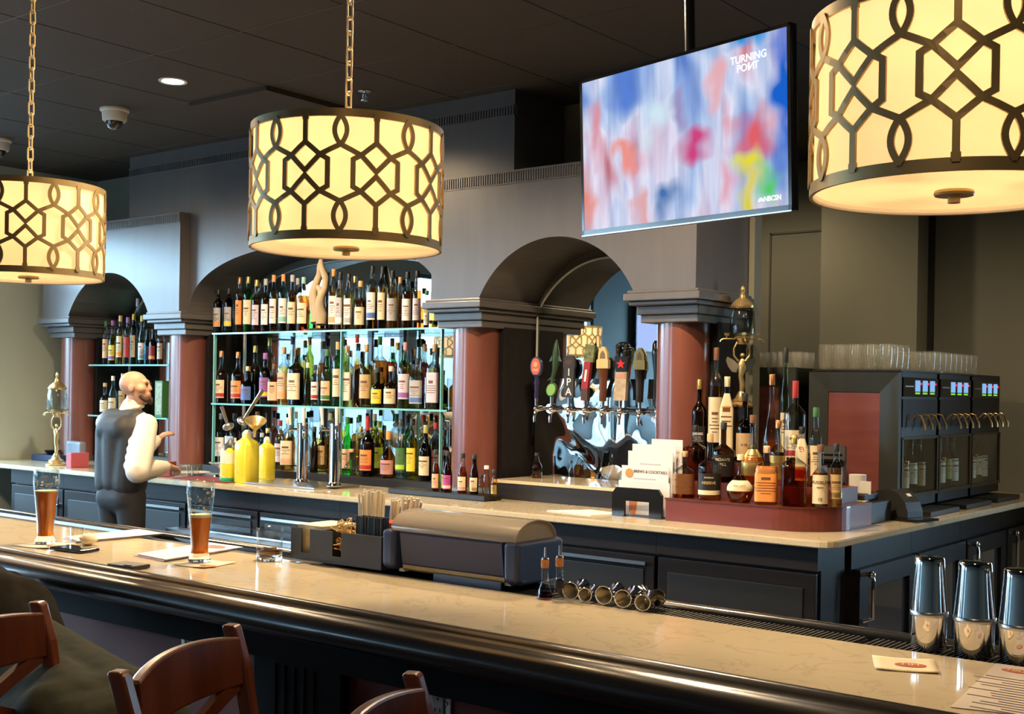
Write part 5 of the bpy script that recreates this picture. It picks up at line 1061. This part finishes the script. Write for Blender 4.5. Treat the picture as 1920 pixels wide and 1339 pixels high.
# rocks glass
p = at(519, 1048, Z=ZF); t = thing('rocks_glass', 'short whiskey glass with a little amber drink beside the napkin caddy', 'glass', (p.x, p.y-.03, ZF)); R, H = .041, .098
MB().lathe([(R*.962, .0185), (R, H), (R-.001, H+.001), (R-.0025, H), (R*.962-.003, .0185)], 40, caps=False).build('glass_body', M_clear, t); MB().lathe([(.001, 0), (R*.93, 0), (R*.96, .003), (R*.962, .0182), (.001, .0182)], 40, caps=False).build('glass_base', M_real, t); MB().lathe([(.001, .0185), (R*.96-.0035, .0205), (R*.97-.0035, .034), (.001, .034)], 36, caps=False).build('whiskey', tint('whiskey_amber', (.86, .55, .20), (.55, .25, .05)), t)
# napkin and garnish caddy
t = thing('bar_caddy', 'black plastic caddy with napkins, picks and straws', 'caddy', (-2.665, 2.585, 1.0790), .02)
b = MB(); w, d, h = .13, .085, .095; th = .004
for x0, x1, y0, y1 in ((-w, w, d-th, d), (-w, -w+th, -d, d), (w-th, w, -d, d), (-.004, .004, -d, d)): b.bb(x0, x1, y0, y1, .004, h)
b.bb(-w, w, -d, d, 0, .006)
for cx_ in (-.066, .066):
    b.bb(cx_-.062, cx_-.018, -d, -d+th, .004, h); b.bb(cx_+.018, cx_+.062, -d, -d+th, .004, h); b.bb(cx_-.02, cx_+.02, -d, -d+th, .004, .022)
b.bb(w, w+.115, -.085, .085, 0, .095); b.build('tray', mat('charcoal_plastic_caddy', (.035, .034, .034), .45), t)
o = MB().box((0, 0, .052), (.110, .14, .090), 0, 0, None, .002).build('napkin_stack', mat('napkin_paper')); o.location = (-2.665-.066, 2.588, 1.086); tag(o, 'stack of tan napkins standing in the black caddy', 'napkins')
b = MB()
for k in range(60):
    x_, y_ = rnd.uniform(-.045, .045), rnd.uniform(-.06, .06); z_ = rnd.uniform(.02, .108); a = rnd.uniform(0, PI); b.cyl((x_-.02*math.cos(a), y_-.02*math.sin(a), z_), (x_+.02*math.cos(a), y_+.02*math.sin(a), z_+rnd.uniform(-.02, .02)), .0022, seg=5)
    if k % 3 == 0: b.tube([(x_+.012*math.cos(q*PI/4), y_+.004*q/4, z_+.012*math.sin(q*PI/4)+.008) for q in range(8)], .002, 5, closed=True)
o = b.build('bamboo_picks', mat('bamboo', (.62, .42, .14), .6)); o.location = (-2.665+.066, 2.587, 1.086); tag(o, 'tangle of knotted bamboo picks in the black caddy', 'picks', None, 'stuff')
o = MB().lathe([(.001, 0), (.05, 0), (.052, .02), (.048, .03), (.001, .032)], 24, caps=False).build('red_lid', mat('red_plastic', (.55, .02, .02), .4)); o.location = (-2.665+.03, 2.74, 1.17); o.location = (-2.60, 2.775, 1.13)
o.location = (-2.49, 2.63, 1.1745); tag(o, 'small red lid on the right box of the black caddy', 'lid')
b = MB()
for k in range(34):
    x_, y_ = -.05+.1*(k % 17)/16, -.012+.024*(k//17); b.box((x_, y_, .02), (.0035, .008, .062), rnd.uniform(-.3, .3))
o = b.build('black_stirrers', M_blk); o.location = (-2.49, 2.54, 1.174); tag(o, 'bunch of short black stirrers at the right of the caddy', 'stirrers', None, 'stuff')
def straws(px_, n, spread, top, base, Y, lab, tilt, cupr):
    p = at(px_, base, Y=Y); p.z = 1.0005; H = at(px_, top, Y=Y).z-p.z
    cup = MB().lathe([(.001, 0), (cupr, 0), (cupr*1.06, .09), (cupr*1.02, .09), (cupr*.97, .004), (.001, .004)], 20, caps=False).build('straw_cup', M_blk); cup.location = (p.x, Y, p.z); tag(cup, 'black cup holding the '+lab+' paper straws', 'cup', 'black straw cups')
    for k in range(n):
        a = 2.4*k; r = cupr*.85*math.sqrt((k+.5)/n); x_, y_ = r*math.cos(a), r*math.sin(a); lx = x_*spread+tilt*rnd.uniform(.4, 1.2)
        o = MB().cyl((x_, y_, .006), (x_+lx, y_*1.3, H*rnd.uniform(.92, 1.0)), .0044, seg=7).build('paper_straw', mat('paper_straw', (.78, .70, .54), .7)); o.location = (p.x, Y, p.z)
        tag(o, 'paper wrapped straw in the %s bunch behind the bar' % lab, 'straw', 'paper straws, %s bunch' % lab)
o = MB().bb(-2.78, -1.80, 2.677, 2.86, .98, 1.0).build('speed_shelf', M_steel); tag(o, 'narrow steel shelf on the bartender side of the front bar, carrying straws', 'shelf')
straws(697, 22, .25, 917, 1010, 2.78, 'left', .0, .040)
straws(741, 22, .5, 928, 1010, 2.78, 'right', .045, .040)
# garnish tray with clear domed lid
t = thing('garnish_tray', 'dark garnish tray with clear domed lid on the far edge of the bar', 'garnish tray', (-2.178, 2.615, 1.0795), .02)
w = .182; M_gt = mat('graphite_blue_reflection', (.030, .048, .12), .30, spec=.5)  # blue of reflected window daylight is put into the dark tray's base colour
t.scale = (1, 1, .82)
pr = [(-.075, .012), (-.082, .03), (-.095, .135), (-.09, .145), (.10, .145), (.10, .012)]
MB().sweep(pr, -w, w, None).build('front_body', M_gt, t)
for sg in (-1, 1):
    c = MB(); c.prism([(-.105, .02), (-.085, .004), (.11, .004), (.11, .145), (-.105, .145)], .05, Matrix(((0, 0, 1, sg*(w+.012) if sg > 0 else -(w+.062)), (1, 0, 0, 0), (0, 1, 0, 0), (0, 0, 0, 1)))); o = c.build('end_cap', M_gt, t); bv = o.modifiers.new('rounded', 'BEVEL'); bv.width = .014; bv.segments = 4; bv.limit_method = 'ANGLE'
MB().sweep([(-.076, .006), (-.076, .03), (-.081, .036), (-.079, .012)], -w, w).build('brushed_lower_edge', M_bronze, t)
lid = [(-.098, .146)]+[(-.005-.095*math.cos(PI*k/16), .150+.062*math.sin(PI*k/16)) for k in range(1, 16)]+[(.09, .146)]
li = [(y*.97, z-.003) for y, z in reversed(lid)]
b = MB(); b.sweep(lid+li, -w-.03, w+.05, None, 0, True); b.build('domed_lid', tint('smoky_lid', (.80, .74, .64), (.52, .46, .38), gloss=.12, cloud=.30), t)
for sg in (-1, 1): MB().prism(lid, .003, Matrix(((0, 0, 1, sg*(w+.04) if sg > 0 else -w-.03), (1, 0, 0, 0), (0, 1, 0, 0), (0, 0, 0, 1)))).build('lid_end', MATS['smoky_lid'], t)
for x_ in (-.19, .19): MB().box((x_, -.065, .004), (.02, .02, .01)).build('foot', M_white, t)
q = [('lemon_wedges', 'pile of yellow lemon wedges under the clear lid', .16, (.70, .60, .06)), ]
o = MB().bb(-2.24, -2.0, 2.512, 2.516, 1.064, 1.085).build('blue_strip', mat('blue_grey_plastic', (.10, .13, .20), .35)); tag(o, 'flat blue grey strip on the bar mat under the garnish tray', 'strip')
o.location = (0, .018, .003)
# two small dasher bottles with corked pour spouts
for k, (px_, yb, top, w, flask, col, lab) in enumerate(((1021, 1117, 1026, 34, True, 'red', 'small flared dasher bottle of red bitters with cork and steel spout'), (1048, 1117, 1021, 22, False, 'clear', 'small straight clear dasher bottle with cork and steel spout'))):
    p = at(px_, yb, Z=1.072); Y = 2.49 if k == 0 else 2.5; p = at(px_, yb, Y=Y+.0); H = at(px_, top, Y=Y).z-1.072
    t = thing('dasher_bottle', lab, 'bottle', (p.x, Y, 1.0715), 0, 'small dasher bottles')
    pr = [(.021, 0), (.0215, .004), (.017, .02), (.0095, .045), (.0090, H*.60)] if flask else [(.0135, 0), (.0138, .004), (.0135, .045), (.0095, .055), (.0090, H*.60)]
    MB().lathe(pr, 24).build('glass_body', M_clear, t)
    if flask: MB().lathe([(.001, .003), (.0195, .004), (.0155, .019), (.001, .0195)], 20, caps=False).build('red_bitters', glassmat('red'), t)
    else: MB().lathe([(.0139, .03), (.0139, .05)], 16, caps=False).build('dark_band', M_blk, t)
    MB().lathe([(.009, H*.60), (.0105, H*.61), (.0105, H*.76), (.009, H*.77)], 18).build('cork', mat('cork_stopper_tan', (.45, .17, .06), .8, noise=120, col2=(.55, .25, .10)), t)
    MB().lathe([(.010, H*.77), (.0095, H*.80), (.0028, H*.81), (.0026, H)], 14).build('steel_spout', M_chrome, t)
# double jiggers lying on their sides
for k, (px_, py_, w, z_, yy) in enumerate(((1070, 1108, 33, 0, 2.52), (1097, 1116, 27, 0, 2.515), (1132, 1117, 35, 0, 2.52), (1168, 1123, 34, 0, 2.515), (1205, 1131, 31, 0, 2.51), (1233, 1113, 34, 0, 2.58))):
    p = at(px_, py_, Y=yy); R = w*mpp(p)/2
    t = thing('jigger', '%s steel double jigger lying on its side on the bar' % (('leftmost', 'second from left', 'third from left', 'fourth from left', 'fifth from left', 'rightmost, turned away')[k]), 'jigger', (p.x, yy, 1.0715+R), 0, 'double jiggers in a row')
    t.rotation_euler = (0, 0, (.25, .3, .2, .25, .35, 1.0)[k])
    M = Euler((-PI/2, 0, 0)).to_matrix().to_4x4(); L1, L2 = R*2.3, R*1.7; L1 = min(L1, .055); L2 = min(L2, .04)
    MB().lathe([(R-.001, .001), (R, 0), (R*1.0, .003), (.007, L1), (.007, L1+.002), (R*.86, L1+L2), (R*.84, L1+L2), (.001, L1+.008)], 32, M, caps=False).build('outer_cups', M_chrome, t)
    MB().tube([((R-.001)*math.cos(2*PI*q_/32), .0, (R-.001)*math.sin(2*PI*q_/32)) for q_ in range(32)], .0017, 6, closed=True).build('bright_rim', M_chrome, t)
    MB().lathe([(R-.0012, .001), (.004, L1*.92), (.001, L1*.93)], 32, M, caps=False).build('inner_cup', mat('satin_steel_inside', (.74, .70, .62), .20, 1), t)
# cocktail shakers
for k, (px_, yb, top, w) in enumerate(((1741, 1220, 1043, 66), (1826, 1234, 1052, 74), (1912, 1250, 1066, 76))):
    Y = 2.575; p = at(px_, yb, Y=Y); zb = 1.067; H = at(px_, top, Y=Y).z-zb; R = w*mpp(p)/2
    t = thing('cocktail_shaker', '%s of three steel cocktail shakers on the far edge of the bar' % ('left', 'middle', 'right')[k], 'shaker', (p.x, Y, zb), 0, 'steel cocktail shakers')
    MB().lathe([(R*.93, 0), (R*.96, .004), (R*.98, H*.30), (R*1.0, H*.36), (R*1.0, H*.365)], 40).build('lower_tin', M_chrome, t)
    MB().lathe([(R*1.03, H*.362), (R*1.045, H*.37), (R*1.04, H*.41), (R*1.02, H*.415)], 40, caps=False).build('rolled_rim', M_steel, t)
    MB().lathe([(R*1.01, H*.41), (R*.93, H*.60), (R*.82, H*.90), (R*.80, H*.975), (R*.76, H*.992), (R*.70, H*.996), (.001, H)], 40, caps=False).build('upper_tin', M_chrome, t)
# power outlets on the red panels
for px_, py_, lab in ((826, 1316, 'steel power outlet plate on the red panel right of the third bar stool'), (357, 1215, 'steel power outlet plate on the red panel behind the second bar stool')):
    q = at(px_, py_, Y=2.128)
    t = thing('power_outlet', lab, 'outlet', (q.x, 2.127, q.z), 0, 'power outlets under the bar')
    MB().box((0, 0, 0), (.072, .006, .115), 0, 0, None, .002).build('steel_plate', mat('outlet_plate_steel', (.50, .50, .48), .3, 1), t)
    s_ = MB().box((-.002, -.005, 0), (.036, .006, .070), 0, 0, None, .003).build('socket', M_white, t)
    b = MB()
    for dz in (-.018, .018): b.box((-.009, -.0085, dz), (.0025, .001, .009)); b.box((.006, -.0085, dz), (.0025, .001, .009)); b.box((-.001, -.0085, dz-.010), (.005, .001, .005))
    b.build('slots', M_blk, s_); MB().ball((.024, -.003, 0), .004, 8).build('screw', M_chrome, t)
# ================================================================ BAR STOOLS
F2 = Vector((.905, .425, 0)); YS = math.atan2(.425, .905)-PI/2      # the way the stools are turned; local +Y is the sitter's front
def make_stool(loc, rz, label):
    t = thing('bar_stool', label, 'bar stool', loc, rz, 'wooden bar stools')
    b = MB(); b.box((0, .0, .73), (.43, .42, .045), 0, 0, None, .015); b.build('seat_frame', M_cherry, t)
    MB().box((0, .0, .765), (.40, .39, .05), 0, 0, None, .02).build('seat_cushion', mat('black_vinyl', (.02, .018, .017), .4), t)
    for sx in (-1, 1):
        # rear post: leg below, leaning back post above
        q = MB(); prof = [(-.185, 0), (-.19, .70), (-.205, .85), (-.235, 1.02), (-.262, 1.105)]
        vs = []; fs = []
        for y, z in prof: vs += [(sx*.2175-.018, y-.016, z), (sx*.2175+.018, y-.016, z), (sx*.2175+.018, y+.016, z), (sx*.2175-.018, y+.016, z)]
        n = len(prof)
        for i in range(n-1): fs += [(4*i+j, 4*i+(j+1) % 4, 4*i+4+(j+1) % 4, 4*i+4+j) for j in range(4)]
        fs += [(0, 3, 2, 1), (4*n-4, 4*n-3, 4*n-2, 4*n-1)]
        q.add(vs, fs); o = q.build('back_post', M_cherry, t); bv = o.modifiers.new('eased', 'BEVEL'); bv.width = .008; bv.segments = 3; bv.limit_method = 'ANGLE'
        MB().cyl((sx*.185, .175, .71), (sx*.205, .205, 0), .020, .016, seg=10).build('leg', M_cherry, t)
    def bowed(z0, z1, y0, bow, th=.022):
        v = MB(); n = 12; vs = []; fs = []
        for i in range(n+1):
            u = -1+2*i/n; x = u*.200; y = y0-bow*(1-u*u); up = .016*(1-u*u)
            k = (z1-z0)*.30
            vs += [(x, y-th/2, z0), (x, y+th/2, z0), (x, y+th/2-k*.3, z1+up), (x, y-th/2-k*.3, z1+up)]
        for i in range(n): fs += [(4*i+j, 4*i+(j+1) % 4, 4*i+4+(j+1) % 4, 4*i+4+j) for j in range(4)]
        fs += [(0, 3, 2, 1), (4*n, 4*n+1, 4*n+2, 4*n+3)]
        return v.add(vs, fs)
    o = bowed(.985, 1.083, -.232, .030).build('top_rail', M_cherry, t); bv = o.modifiers.new('eased', 'BEVEL'); bv.width = .005; bv.segments = 2; bv.limit_method = 'ANGLE'
    bowed(.80, .84, -.198, .02).build('lower_rail', M_cherry, t)
    for sx in (-1, 1):
        w = MB(); n = 8; vs = []; fs = []
        for i in range(n+1):
            f = i/n; x = sx*(-.195+.39*f); z = .835+.155*f; y = -.205-.028*math.sin(PI*f)-.022*f+(.010*sx)
            vs += [(x, y-.009, z-.016), (x, y+.009, z-.016), (x, y+.009, z+.016), (x, y-.009, z+.016)]
        for i in range(n): fs += [(4*i+j, 4*i+(j+1) % 4, 4*i+4+(j+1) % 4, 4*i+4+j) for j in range(4)]
        fs += [(0, 3, 2, 1), (4*n, 4*n+1, 4*n+2, 4*n+3)]
        w.add(vs, fs).build('cross_slat', M_cherry, t)
    for y, z, a, c in ((.19, .28, 'x', .19), (-.185, .40, 'x', .2)): MB().box((0, y, z), (2*c, .022, .035), 0, 0, None, .004).build('footrest', M_cherry, t)
    for sx in (-1, 1): MB().box((sx*.205, .0, .33), (.022, .37, .03), 0, 0, None, .004).build('stretcher', M_cherry, t)
    return t
def stool_at(px_, py_):
    """far rear post top of a stool turned along F2 seen at this pixel -> stool origin"""
    p = at(px_, py_, Z=1.105); side = Vector((-F2.y, F2.x, 0)); post = Vector((.2175*side.x-.262*F2.x, .2175*side.y-.262*F2.y, 0))
    return (p.x-post.x, p.y-post.y, 0)
s1, s2, s3 = stool_at(70, 1127), stool_at(433, 1170), stool_at(772, 1260)
st = make_stool(s2, YS, 'cherry wood bar stool with curved top rail, middle one at the lower left')
dup(st, s1, YS, 'cherry wood bar stool at the lower left corner, with the dark clad patron on it')
dup(st, s3, YS, 'cherry wood bar stool nearest the power outlet, mostly below the frame')
# ================================================================ PEOPLE
def lump(name, parts, vox, m, parent, smooth=10, fac=.5):
    """tapered limbs and rounded masses fused into one continuous surface"""
    b = MB()
    for p_ in parts:
        if p_[0] == 'c':
            _, a, ra, c, rc = p_; a, c = Vector(a), Vector(c); b.cyl(a, c, ra, rc, seg=14); b.ball(a, ra, 14); b.ball(c, rc, 14)
        else:
            _, c, r, sc, rot = (list(p_)+[(0, 0, 0)])[:5]
            M = Matrix.Translation(c) @ Euler(rot).to_matrix().to_4x4(); b.ball((0, 0, 0), r, 18, sc=sc, M=M)
    o = b.build(name, m, parent)
    bm = bmesh.new(); bm.from_mesh(o.data)
    bm.to_mesh(o.data); bm.free()
    r = o.modifiers.new('fuse', 'REMESH'); r.mode = 'VOXEL'; r.voxel_size = vox; r.use_smooth_shade = True
    s_ = o.modifiers.new('soften', 'SMOOTH'); s_.factor = fac; s_.iterations = smooth
    bpy.context.view_layer.update(); ev = o.evaluated_get(bpy.context.evaluated_depsgraph_get()); me = bpy.data.meshes.new_from_object(ev)
    o.modifiers.clear(); o.data = me
    for pg in me.polygons: pg.use_smooth = True
    return o
def hand_parts(w, d, up, curl=.5, s=1.0, mirror=1):
    """palm, four unequal bent fingers and a thumb from the side of the palm; w wrist, d pointing direction, up back of the hand"""
    d = Vector(d).normalized(); up = Vector(up); up = (up-d*up.dot(d)).normalized(); sd = d.cross(up)*mirror; w = Vector(w); P_ = []
    for k in range(4):
        o = (k-1.5)*.020*s; P_.append(('c', w+sd*o*.7+d*.01*s, .015*s, w+sd*o+d*.085*s, .0125*s))
    for k, L in enumerate((.068, .076, .071, .055)):
        o = (k-1.5)*.0215*s; a = w+sd*o+d*.088*s; dr = (d*math.cos(curl)-up*math.sin(curl)); b_ = a+dr*L*.45*s; dr2 = (d*math.cos(curl*2.0)-up*math.sin(curl*2.0)); c = b_+dr2*L*.55*s
        P_ += [('c', a, .0098*s, b_, .0088*s), ('c', b_, .0088*s, c, .0072*s)]
    a = w-sd*.026*s+d*.03*s; b_ = a-sd*.022*s+d*.032*s-up*.01*s; c = b_+d*.032*s-up*.012*s-sd*.002
    return P_+[('c', a, .0125*s, b_, .0105*s), ('c', b_, .0105*s, c, .0082*s)]
M_skin = mat('skin', (.55, .30, .20), .5, noise=40, col2=(.58, .33, .22))
def head_parts(c, fwd, s=1.0, tilt=0):
    c = Vector(c); f = Vector(fwd).normalized(); u = Vector((0, 0, 1)); u = (u+f*tilt).normalized(); f = (f-u*f.dot(u)).normalized(); r = f.cross(u)
    yaw = math.atan2(f.y, f.x)-PI/2; P = lambda a, b_, h: c+r*a*s+f*b_*s+u*h*s; rot = (0, 0, yaw)
    return [('e', P(0, -.012, .035), .095*s, (.80, 1.02, .90), rot), ('e', P(0, .022, -.02), .075*s, (.82, .98, 1.18), rot), ('c', P(0, .055, -.085), .030*s, P(0, .03, -.075), .045*s),
            ('c', P(0, .086, .028), .010*s, P(0, .101, -.016), .0135*s), ('c', P(-.012, .093, -.019), .008*s, P(.012, .093, -.019), .009*s), ('c', P(-.03, .082, .036), .012*s, P(.03, .082, .036), .012*s),
            ('c', P(-.020, .088, -.052), .0085*s, P(.020, .088, -.052), .0085*s), ('c', P(-.016, .084, -.064), .010*s, P(.016, .084, -.064), .010*s),
            ('e', P(.079, -.005, .0), .026*s, (.35, .75, 1.15), rot), ('e', P(-.079, -.005, .0), .026*s, (.35, .75, 1.15), rot),
            ('e', P(.048, .05, -.01), .03*s, (1, 1, 1), rot), ('e', P(-.048, .05, -.01), .03*s, (1, 1, 1), rot)], P
# ---- bartender: stands at the back counter with his back half turned, head turned to the right
bx, by = -7.06, 4.80
th = math.radians(4); bf = Vector((-math.sin(th), math.cos(th), 0)); br = Vector((bf.y, -bf.x, 0))
def B(a, b_, h): return Vector((bx, by, 0))+br*a+bf*b_+Vector((0, 0, h))
per = thing('person', 'bald bartender in white shirt and dark vest, half turned away at the back counter', 'person', (bx, by, 0))
O = Vector((bx, by, 0)); LB_ = lambda a, b_, h: B(a, b_, h)-O
hf = Vector((.80, .58, 0)).normalized()
hp, HP = head_parts(LB_(.03, .08, 1.575), hf, 1.0, -.15)
RS, RE, RW = LB_(.205, .03, 1.335), at(258, 884, Y=4.70)-O, at(316, 874, Y=5.16)-O
LS, LE, LW = LB_(-.205, .03, 1.335), LB_(-.16, .22, 1.10), at(298, 822, Y=5.30)-O
body = hp + [('c', LB_(.01, .085, 1.50), .056, LB_(0, .04, 1.36), .064)] + [('c', LB_(-.10, .04, 1.34), .075, LB_(.10, .04, 1.34), .075), ('c', LB_(0, .03, 1.25), .12, LB_(0, .0, .95), .125), ('c', RS, .050, RE, .038), ('c', RE, .038, RW, .026), ('c', LS, .050, LE, .038), ('c', LE, .038, LW, .026)]
for sx in (-1, 1): body += [('c', LB_(sx*.09, 0, .92), .085, LB_(sx*.10, .02, .50), .055), ('c', LB_(sx*.10, .02, .50), .052, LB_(sx*.11, -.01, .09), .036), ('c', LB_(sx*.11, -.02, .045), .035, LB_(sx*.12, .15, .03), .028)]
body += hand_parts(RW+(RW-RE).normalized()*.02, (RW-RE)+Vector((.10, 0, -.12)), Vector((.2, -.2, 1)), .55, .95, 1) + hand_parts(LW+(LW-LE).normalized()*.02, LW-LE, Vector((0, -.6, 1)), .45, .95, -1)
lump('body', body, .0085, M_skin, per, 5, .45)
e_ = MB()
for sx in (-1, 1): e_.ball(HP(sx*.030, .090, .020), .0105, 12)
e_.build('eyes', mat('dark_eyes', (.05, .035, .03), .2), per)
lump('beard', [('c', HP(-.03, .075, -.085), .022, HP(.03, .075, -.085), .022), ('c', HP(0, .090, -.085), .018, HP(0, .088, -.105), .018), ('c', HP(-.05, .04, -.06), .012, HP(-.03, .07, -.09), .016), ('c', HP(.05, .04, -.06), .012, HP(.03, .07, -.09), .016)], .006, mat('dark_beard', (.05, .03, .022), .8, noise=200, bump=.5), per, 3)
M_shirt = mat('white_shirt', (.72, .66, .58), .8, noise=18, col2=(.76, .70, .62), bump=.25)
fold = []
shirt = [('c', LB_(-.13, .03, 1.345), .082, LB_(.13, .03, 1.345), .082), ('c', LB_(0, .05, 1.40), .075, LB_(.008, .068, 1.455), .068)]
for sx in (-1, 1): shirt += [('c', LB_(sx*.095, .03, 1.28), .110, LB_(sx*.075, .0, .95), .105)]
for S_, E_, W_ in ((RS, RE, RW), (LS, LE, LW)):
    shirt += [('c', S_, .076, S_.lerp(E_, .55), .082), ('c', S_.lerp(E_, .55), .082, E_, .080), ('c', E_, .078, E_.lerp(W_, .45), .068), ('c', E_.lerp(W_, .45), .066, E_.lerp(W_, .86), .044)]
    for k in range(4): fold.append(('c', S_.lerp(E_, .35+.17*k)+Vector((.05, -.05, -.01)), .036, S_.lerp(E_, .40+.17*k)+Vector((-.04, -.05, .01)), .034))
lump('shirt', shirt+fold, .011, M_shirt, per, 6, .5)
lump('collar', [('c', LB_(.008+.064*math.cos(2*PI*k/10), .074+.064*math.sin(2*PI*k/10), 1.452+.010*math.sin(2*PI*k/10)), .017, LB_(.008+.064*math.cos(2*PI*(k+1)/10), .074+.064*math.sin(2*PI*(k+1)/10), 1.452+.010*math.sin(2*PI*(k+1)/10)), .017) for k in range(10)], .008, M_shirt, per, 3)
vest = [('c', LB_(-.135, .018, 1.355), .086, LB_(.115, .022, 1.355), .084), ('c', LB_(-.085, -.03, 1.30), .10, LB_(.07, -.035, 1.30), .10)]
for sx in (-1, 1): vest += [('c', LB_(sx*.112, .010, 1.29), .116, LB_(sx*.088, -.006, .94), .118)]
vest += [('c', LB_(0, -.015, 1.28), .12, LB_(0, -.02, .95), .11)]
lump('vest', vest, .012, mat('charcoal_vest', (.022, .021, .022), .6, noise=50, col2=(.028, .027, .027)), per, 6, .5)
tr = [('c', LB_(-.075, -.005, .92), .105, LB_(.075, -.005, .92), .105), ('c', LB_(-.08, -.015, .84), .108, LB_(.08, -.015, .84), .108)]
for sx in (-1, 1): tr += [('c', LB_(sx*.09, 0, .86), .105, LB_(sx*.10, .02, .50), .078), ('c', LB_(sx*.10, .02, .50), .076, LB_(sx*.11, -.01, .10), .060)]
lump('trousers', tr, .013, mat('black_trousers', (.022, .022, .025), .7), per, 6, .5)
for sx in (-1, 1): lump('shoe', [('c', LB_(sx*.11, -.04, .045), .044, LB_(sx*.12, .12, .040), .040), ('c', LB_(sx*.12, .12, .038), .040, LB_(sx*.125, .19, .034), .034)], .008, M_blkg, per, 4)
c_ = at(304, 838, Y=5.40); o = MB().box((0, 0, 0), (.11, .08, .11), .3, 0, None, .004).build('carton', mat('dull_red_carton', (.24, .035, .03), .5)); o.location = (c_.x+.02, c_.y+.03, .988); tag(o, "dull red carton under the bartender's left hand", 'carton')
o = MB().lathe([(.001, 0), (.10, 0), (.13, .012), (.128, .015), (.09, .005), (.001, .004)], 28, caps=False).build('plate', mat('pale_plate', (.6, .5, .42), .4)); q_ = at(336, 890, Z=.94); o.location = (q_.x, q_.y+.12, .9405); tag(o, 'small pale plate on the counter beside the bartender', 'plate')
# ---- patron perched on the left stool, bent forward to the left over the bar, mostly outside the frame
hip0 = Vector((-2.38, 1.57, 0)); pf = Vector((-.985, .17, 0)).normalized(); pr_ = Vector((pf.y, -pf.x, 0))
pat = thing('person', 'patron in dark jacket and olive trousers bent over the bar at the lower left edge', 'person', hip0)
def Q(f_, r_, h): return pf*f_+pr_*r_+Vector((0, 0, h))     # forward, to the right (bar side), height
chest, shc, hd = Q(.68, .0, .985), Q(.92, .0, 1.02), Q(1.18, .0, 1.10)
hp2, HP2 = head_parts(hd, (pf+Vector((0, 0, -.15))), .98, .25)
SL, SR = Q(.95, -.17, 1.01), Q(.95, .13, .98); EL, ER = Q(1.05, -.16, .79), Q(1.08, .13, .79); WL, WR = Q(1.26, -.02, .78), Q(1.28, .10, .80)
core = [('c', hd-Vector((0, 0, .06))-pf*.03, .055, shc, .065), ('c', SL, .06, SR, .06), ('c', Q(0, 0, .84), .06, Q(.54, 0, .915), .055), ('c', Q(.54, 0, .915), .055, chest, .07), ('c', chest, .07, shc, .07)]
for A_, E_, W_ in ((SL, EL, WL), (SR, ER, WR)): core += [('c', A_, .048, E_, .038), ('c', E_, .038, W_, .026)]
legs = []
for sg in (-1, 1):
    hp_ = Q(.02, sg*.085, .845); kn = Q(.42, sg*.11, .74); an = Q(.32, sg*.11, .36); legs.append((hp_, kn, an)); core += [('c', hp_, .075, kn, .052), ('c', kn, .050, an, .036), ('c', an, .036, Q(.46, sg*.12, .32), .028)]
lump('body', hp2+core+hand_parts(WR, WR-ER, Vector((0, 0, 1)), .4, .95, 1)+hand_parts(WL, WL-EL, Vector((0, 0, 1)), .5, .95, -1), .010, M_skin, pat, 5, .45)
lump('hair', [('e', HP2(0, -.02, .055), .098, (.86, 1.02, .82), (0, 0, math.atan2(pf.y, pf.x)-PI/2))], .01, mat('brown_hair', (.06, .035, .02), .7), pat, 3)
jk = [('c', Q(.56, 0, .925), .105, chest, .115), ('c', chest, .115, shc, .11), ('c', SL, .08, SR, .08)]
for sg in (-1, 1): jk += [('c', Q(.56, sg*.05, .92), .100, Q(.68, sg*.06, .975), .108)]
for A_, E_, W_ in ((SL, EL, WL), (SR, ER, WR)): jk += [('c', A_, .078, E_, .064), ('c', E_, .062, E_.lerp(W_, .85), .044)]
lump('jacket', jk, .013, mat('dark_jacket', (.010, .009, .007), .9, spec=.05, noise=30, col2=(.014, .012, .009), bump=.3), pat, 6, .5)
tz = [('c', Q(.0, -.09, .84), .112, Q(.0, .09, .84), .112), ('c', Q(-.06, -.085, .83), .105, Q(-.06, .085, .83), .105), ('c', Q(.0, -.05, .85), .108, Q(.54, -.04, .915), .092), ('c', Q(.0, .05, .85), .108, Q(.54, .04, .915), .092)]
for hp_, kn, an in legs: tz += [('c', hp_, .105, kn, .078), ('c', kn, .076, an, .060)]
lump('trousers', tz, .012, mat('olive_denim', (.040, .040, .026), .9, spec=.1, noise=25, col2=(.028, .031, .024), bump=.4), pat, 5, .5)
for sg in (1, -1): lump('shoe', [('c', Q(.30, sg*.11, .335), .045, Q(.48, sg*.12, .32), .040)], .009, mat('brown_shoe', (.05, .03, .02), .5), pat, 3)
